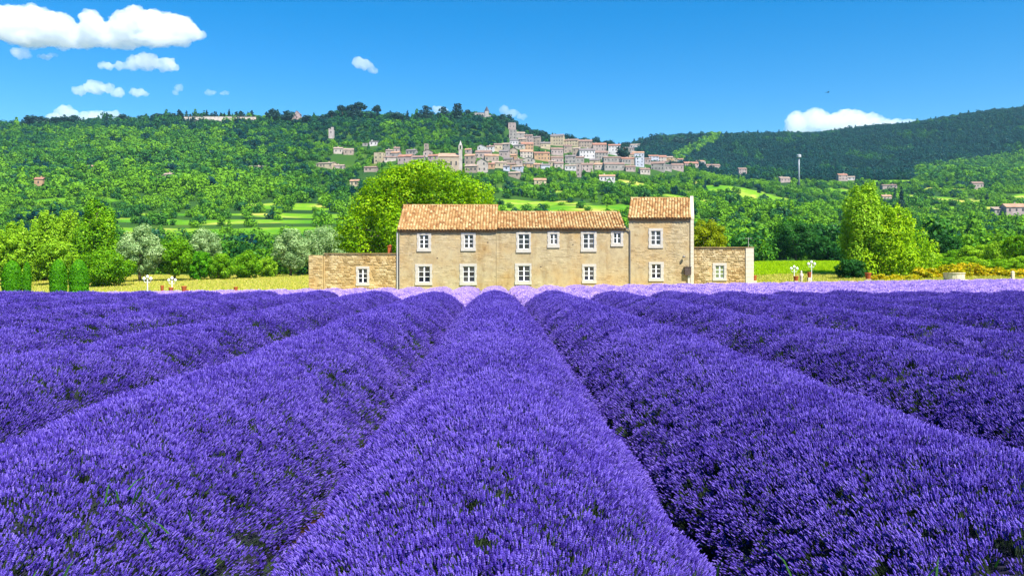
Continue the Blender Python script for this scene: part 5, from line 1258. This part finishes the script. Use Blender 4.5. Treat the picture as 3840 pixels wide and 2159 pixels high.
def cloud(blobs, label, mat='cloud', Y=CY, vox=5.0, d1=46, d2=36):
    c = np.array(blobs, float); mx = (c[:, 0].min()+c[:, 0].max())/2; my = (c[:, 1].min()+c[:, 1].max())/2; o0 = W(mx, my, Y); mb = bmesh.new(); r = random.Random(int(mx)); k = Y/F
    for ox, oy, rx, ry in blobs:
        p = W(ox, oy, Y)-o0
        mt = Matrix.Translation((p.x, r.uniform(-30, 30), p.z)) @ Matrix.Diagonal((rx*k, max(ry*k, rx*k*.55), ry*k, 1))
        bmesh.ops.create_icosphere(mb, subdivisions=3, radius=1.0, matrix=mt)
    me = bpy.data.meshes.new('cloud'); mb.to_mesh(me); mb.free(); me.materials.append(M[mat])
    o = link('cloud', me, None, o0)
    a = o.modifiers.new('remesh', 'REMESH'); a.mode = 'VOXEL'; a.voxel_size = vox
    for tx, st in ((tx1, d1), (tx2, d2), (tx3, d2*.55)):
        d = o.modifiers.new('billow', 'DISPLACE'); d.texture = tx; d.strength = st; d.mid_level = .5; d.texture_coords = 'GLOBAL'
    a = o.modifiers.new('skin', 'REMESH'); a.mode = 'VOXEL'; a.voxel_size = vox*.85
    tag(o, label, 'cloud', 'white summer clouds'); return o
cloud([(-80, 90, 110, 66), (0, 90, 90, 66), (60, 85, 80, 66), (110, 48, 40, 34), (150, 90, 75, 62), (230, 108, 75, 52), (290, 125, 60, 38), (350, 98, 50, 54), (420, 118, 70, 44), (480, 100, 60, 52), (520, 66, 38, 42), (560, 95, 70, 60), (640, 100, 75, 56), (700, 116, 52, 42), (745, 130, 24, 22), (120, 145, 130, 22), (260, 152, 130, 18), (430, 150, 130, 20), (600, 150, 120, 20)], 'biggest white cloud, stretching from the picture edge high above the poplars')
cloud([(410, 250, 32, 12), (450, 245, 22, 18), (500, 235, 30, 30), (550, 232, 45, 34), (620, 240, 42, 30), (660, 255, 18, 14)], 'white puffy cloud just under the biggest one', d1=40, vox=5)
cloud([(290, 338, 26, 16), (350, 325, 42, 26), (395, 330, 28, 22), (450, 350, 26, 14), (520, 348, 34, 14), (545, 352, 16, 10)], 'white cloud with a thin trailing tail, third down from the biggest', d1=34, vox=5)
cloud([(200, 440, 34, 22), (260, 432, 45, 26), (320, 435, 45, 24), (380, 440, 40, 22), (430, 437, 26, 22), (490, 447, 30, 14)], 'low bright cloud resting on the ridge near the single cypress', d1=24, vox=5)
cloud([(45, 190, 24, 10), (90, 204, 36, 20), (160, 212, 30, 12), (205, 210, 26, 12)], 'thin greyish wisp of cloud below the end of the biggest cloud', 'wisp', d1=30, vox=5)
cloud([(680, 335, 18, 12), (665, 350, 12, 10)], 'faint small wisp of cloud above the ridge trees', 'wisp', d1=16, vox=5)
cloud([(785, 346, 20, 10), (845, 352, 22, 9)], 'faint double wisp of cloud above the cypress walk', 'wisp', d1=16, vox=5)
cloud([(1350, 240, 22, 20), (1375, 250, 26, 18), (1400, 266, 18, 12)], 'small lone white cloud high over the pine clump', d1=26, vox=6)
cloud([(1890, 415, 18, 16), (1920, 428, 30, 14), (1960, 436, 22, 8)], 'small white cloud beside the castle turret', 'wisp', d1=20, vox=6)
cloud([(1640, 410, 22, 14), (1665, 420, 16, 12)], 'scrap of white cloud showing between the cedars', d1=12, vox=6)
cloud([(2985, 465, 40, 45), (3050, 455, 60, 42), (3130, 470, 70, 42), (3190, 450, 60, 40), (3270, 465, 60, 34), (3350, 470, 50, 28), (3420, 465, 34, 22), (3000, 500, 60, 24), (3200, 500, 120, 24)], 'broad bright cloud rising from behind the dark hill', d1=38, vox=6)

# a bird
b_ = W(3104, 347, 150); t = empty('bird', b_, .2); tag(t, 'tiny dark bird gliding in the blue sky over the broad cloud', 'bird')
q = MB(); q.tube([(-.28, 0, 0), (-.1, 0, .02), (.12, 0, .02), (.3, 0, 0)], [.02, .07, .07, .03], 8); q.build('body', M['bird'], t, smooth=True)
for s in (-1, 1):
    q = MB(); q.add([(-.08, 0, .03), (.12, 0, .03), (.05, s*.45, .12), (-.1, s*.45, .12), (-.16, s*.8, .06)], [(0, 1, 2, 3), (3, 2, 4)]); q.add([(-.08, 0, .015), (.12, 0, .015), (.05, s*.45, .105), (-.1, s*.45, .105), (-.16, s*.8, .05)], [(3, 2, 1, 0), (4, 2, 3)]); q.build('wing', M['bird'], t)

# ------------------------------------------------------------------ air
if HAZE > 0:
    q = MB(); q.box(-9000, 9000, -90, 6200, -4, 470)
    m = bpy.data.materials.new('air'); m.use_nodes = True; tt = m.node_tree; tt.nodes.remove(tt.nodes['Principled BSDF'])
    v = tt.nodes.new('ShaderNodeVolumePrincipled'); v.inputs['Color'].default_value = (.36, .68, 1, 1); v.inputs['Density'].default_value = HAZE; v.inputs['Anisotropy'].default_value = 0.0
    tt.links.new(v.outputs[0], tt.nodes['Material Output'].inputs['Volume'])
    o = q.build('haze', m); tag(o, 'thin blue summer haze over the valley', kind='stuff')
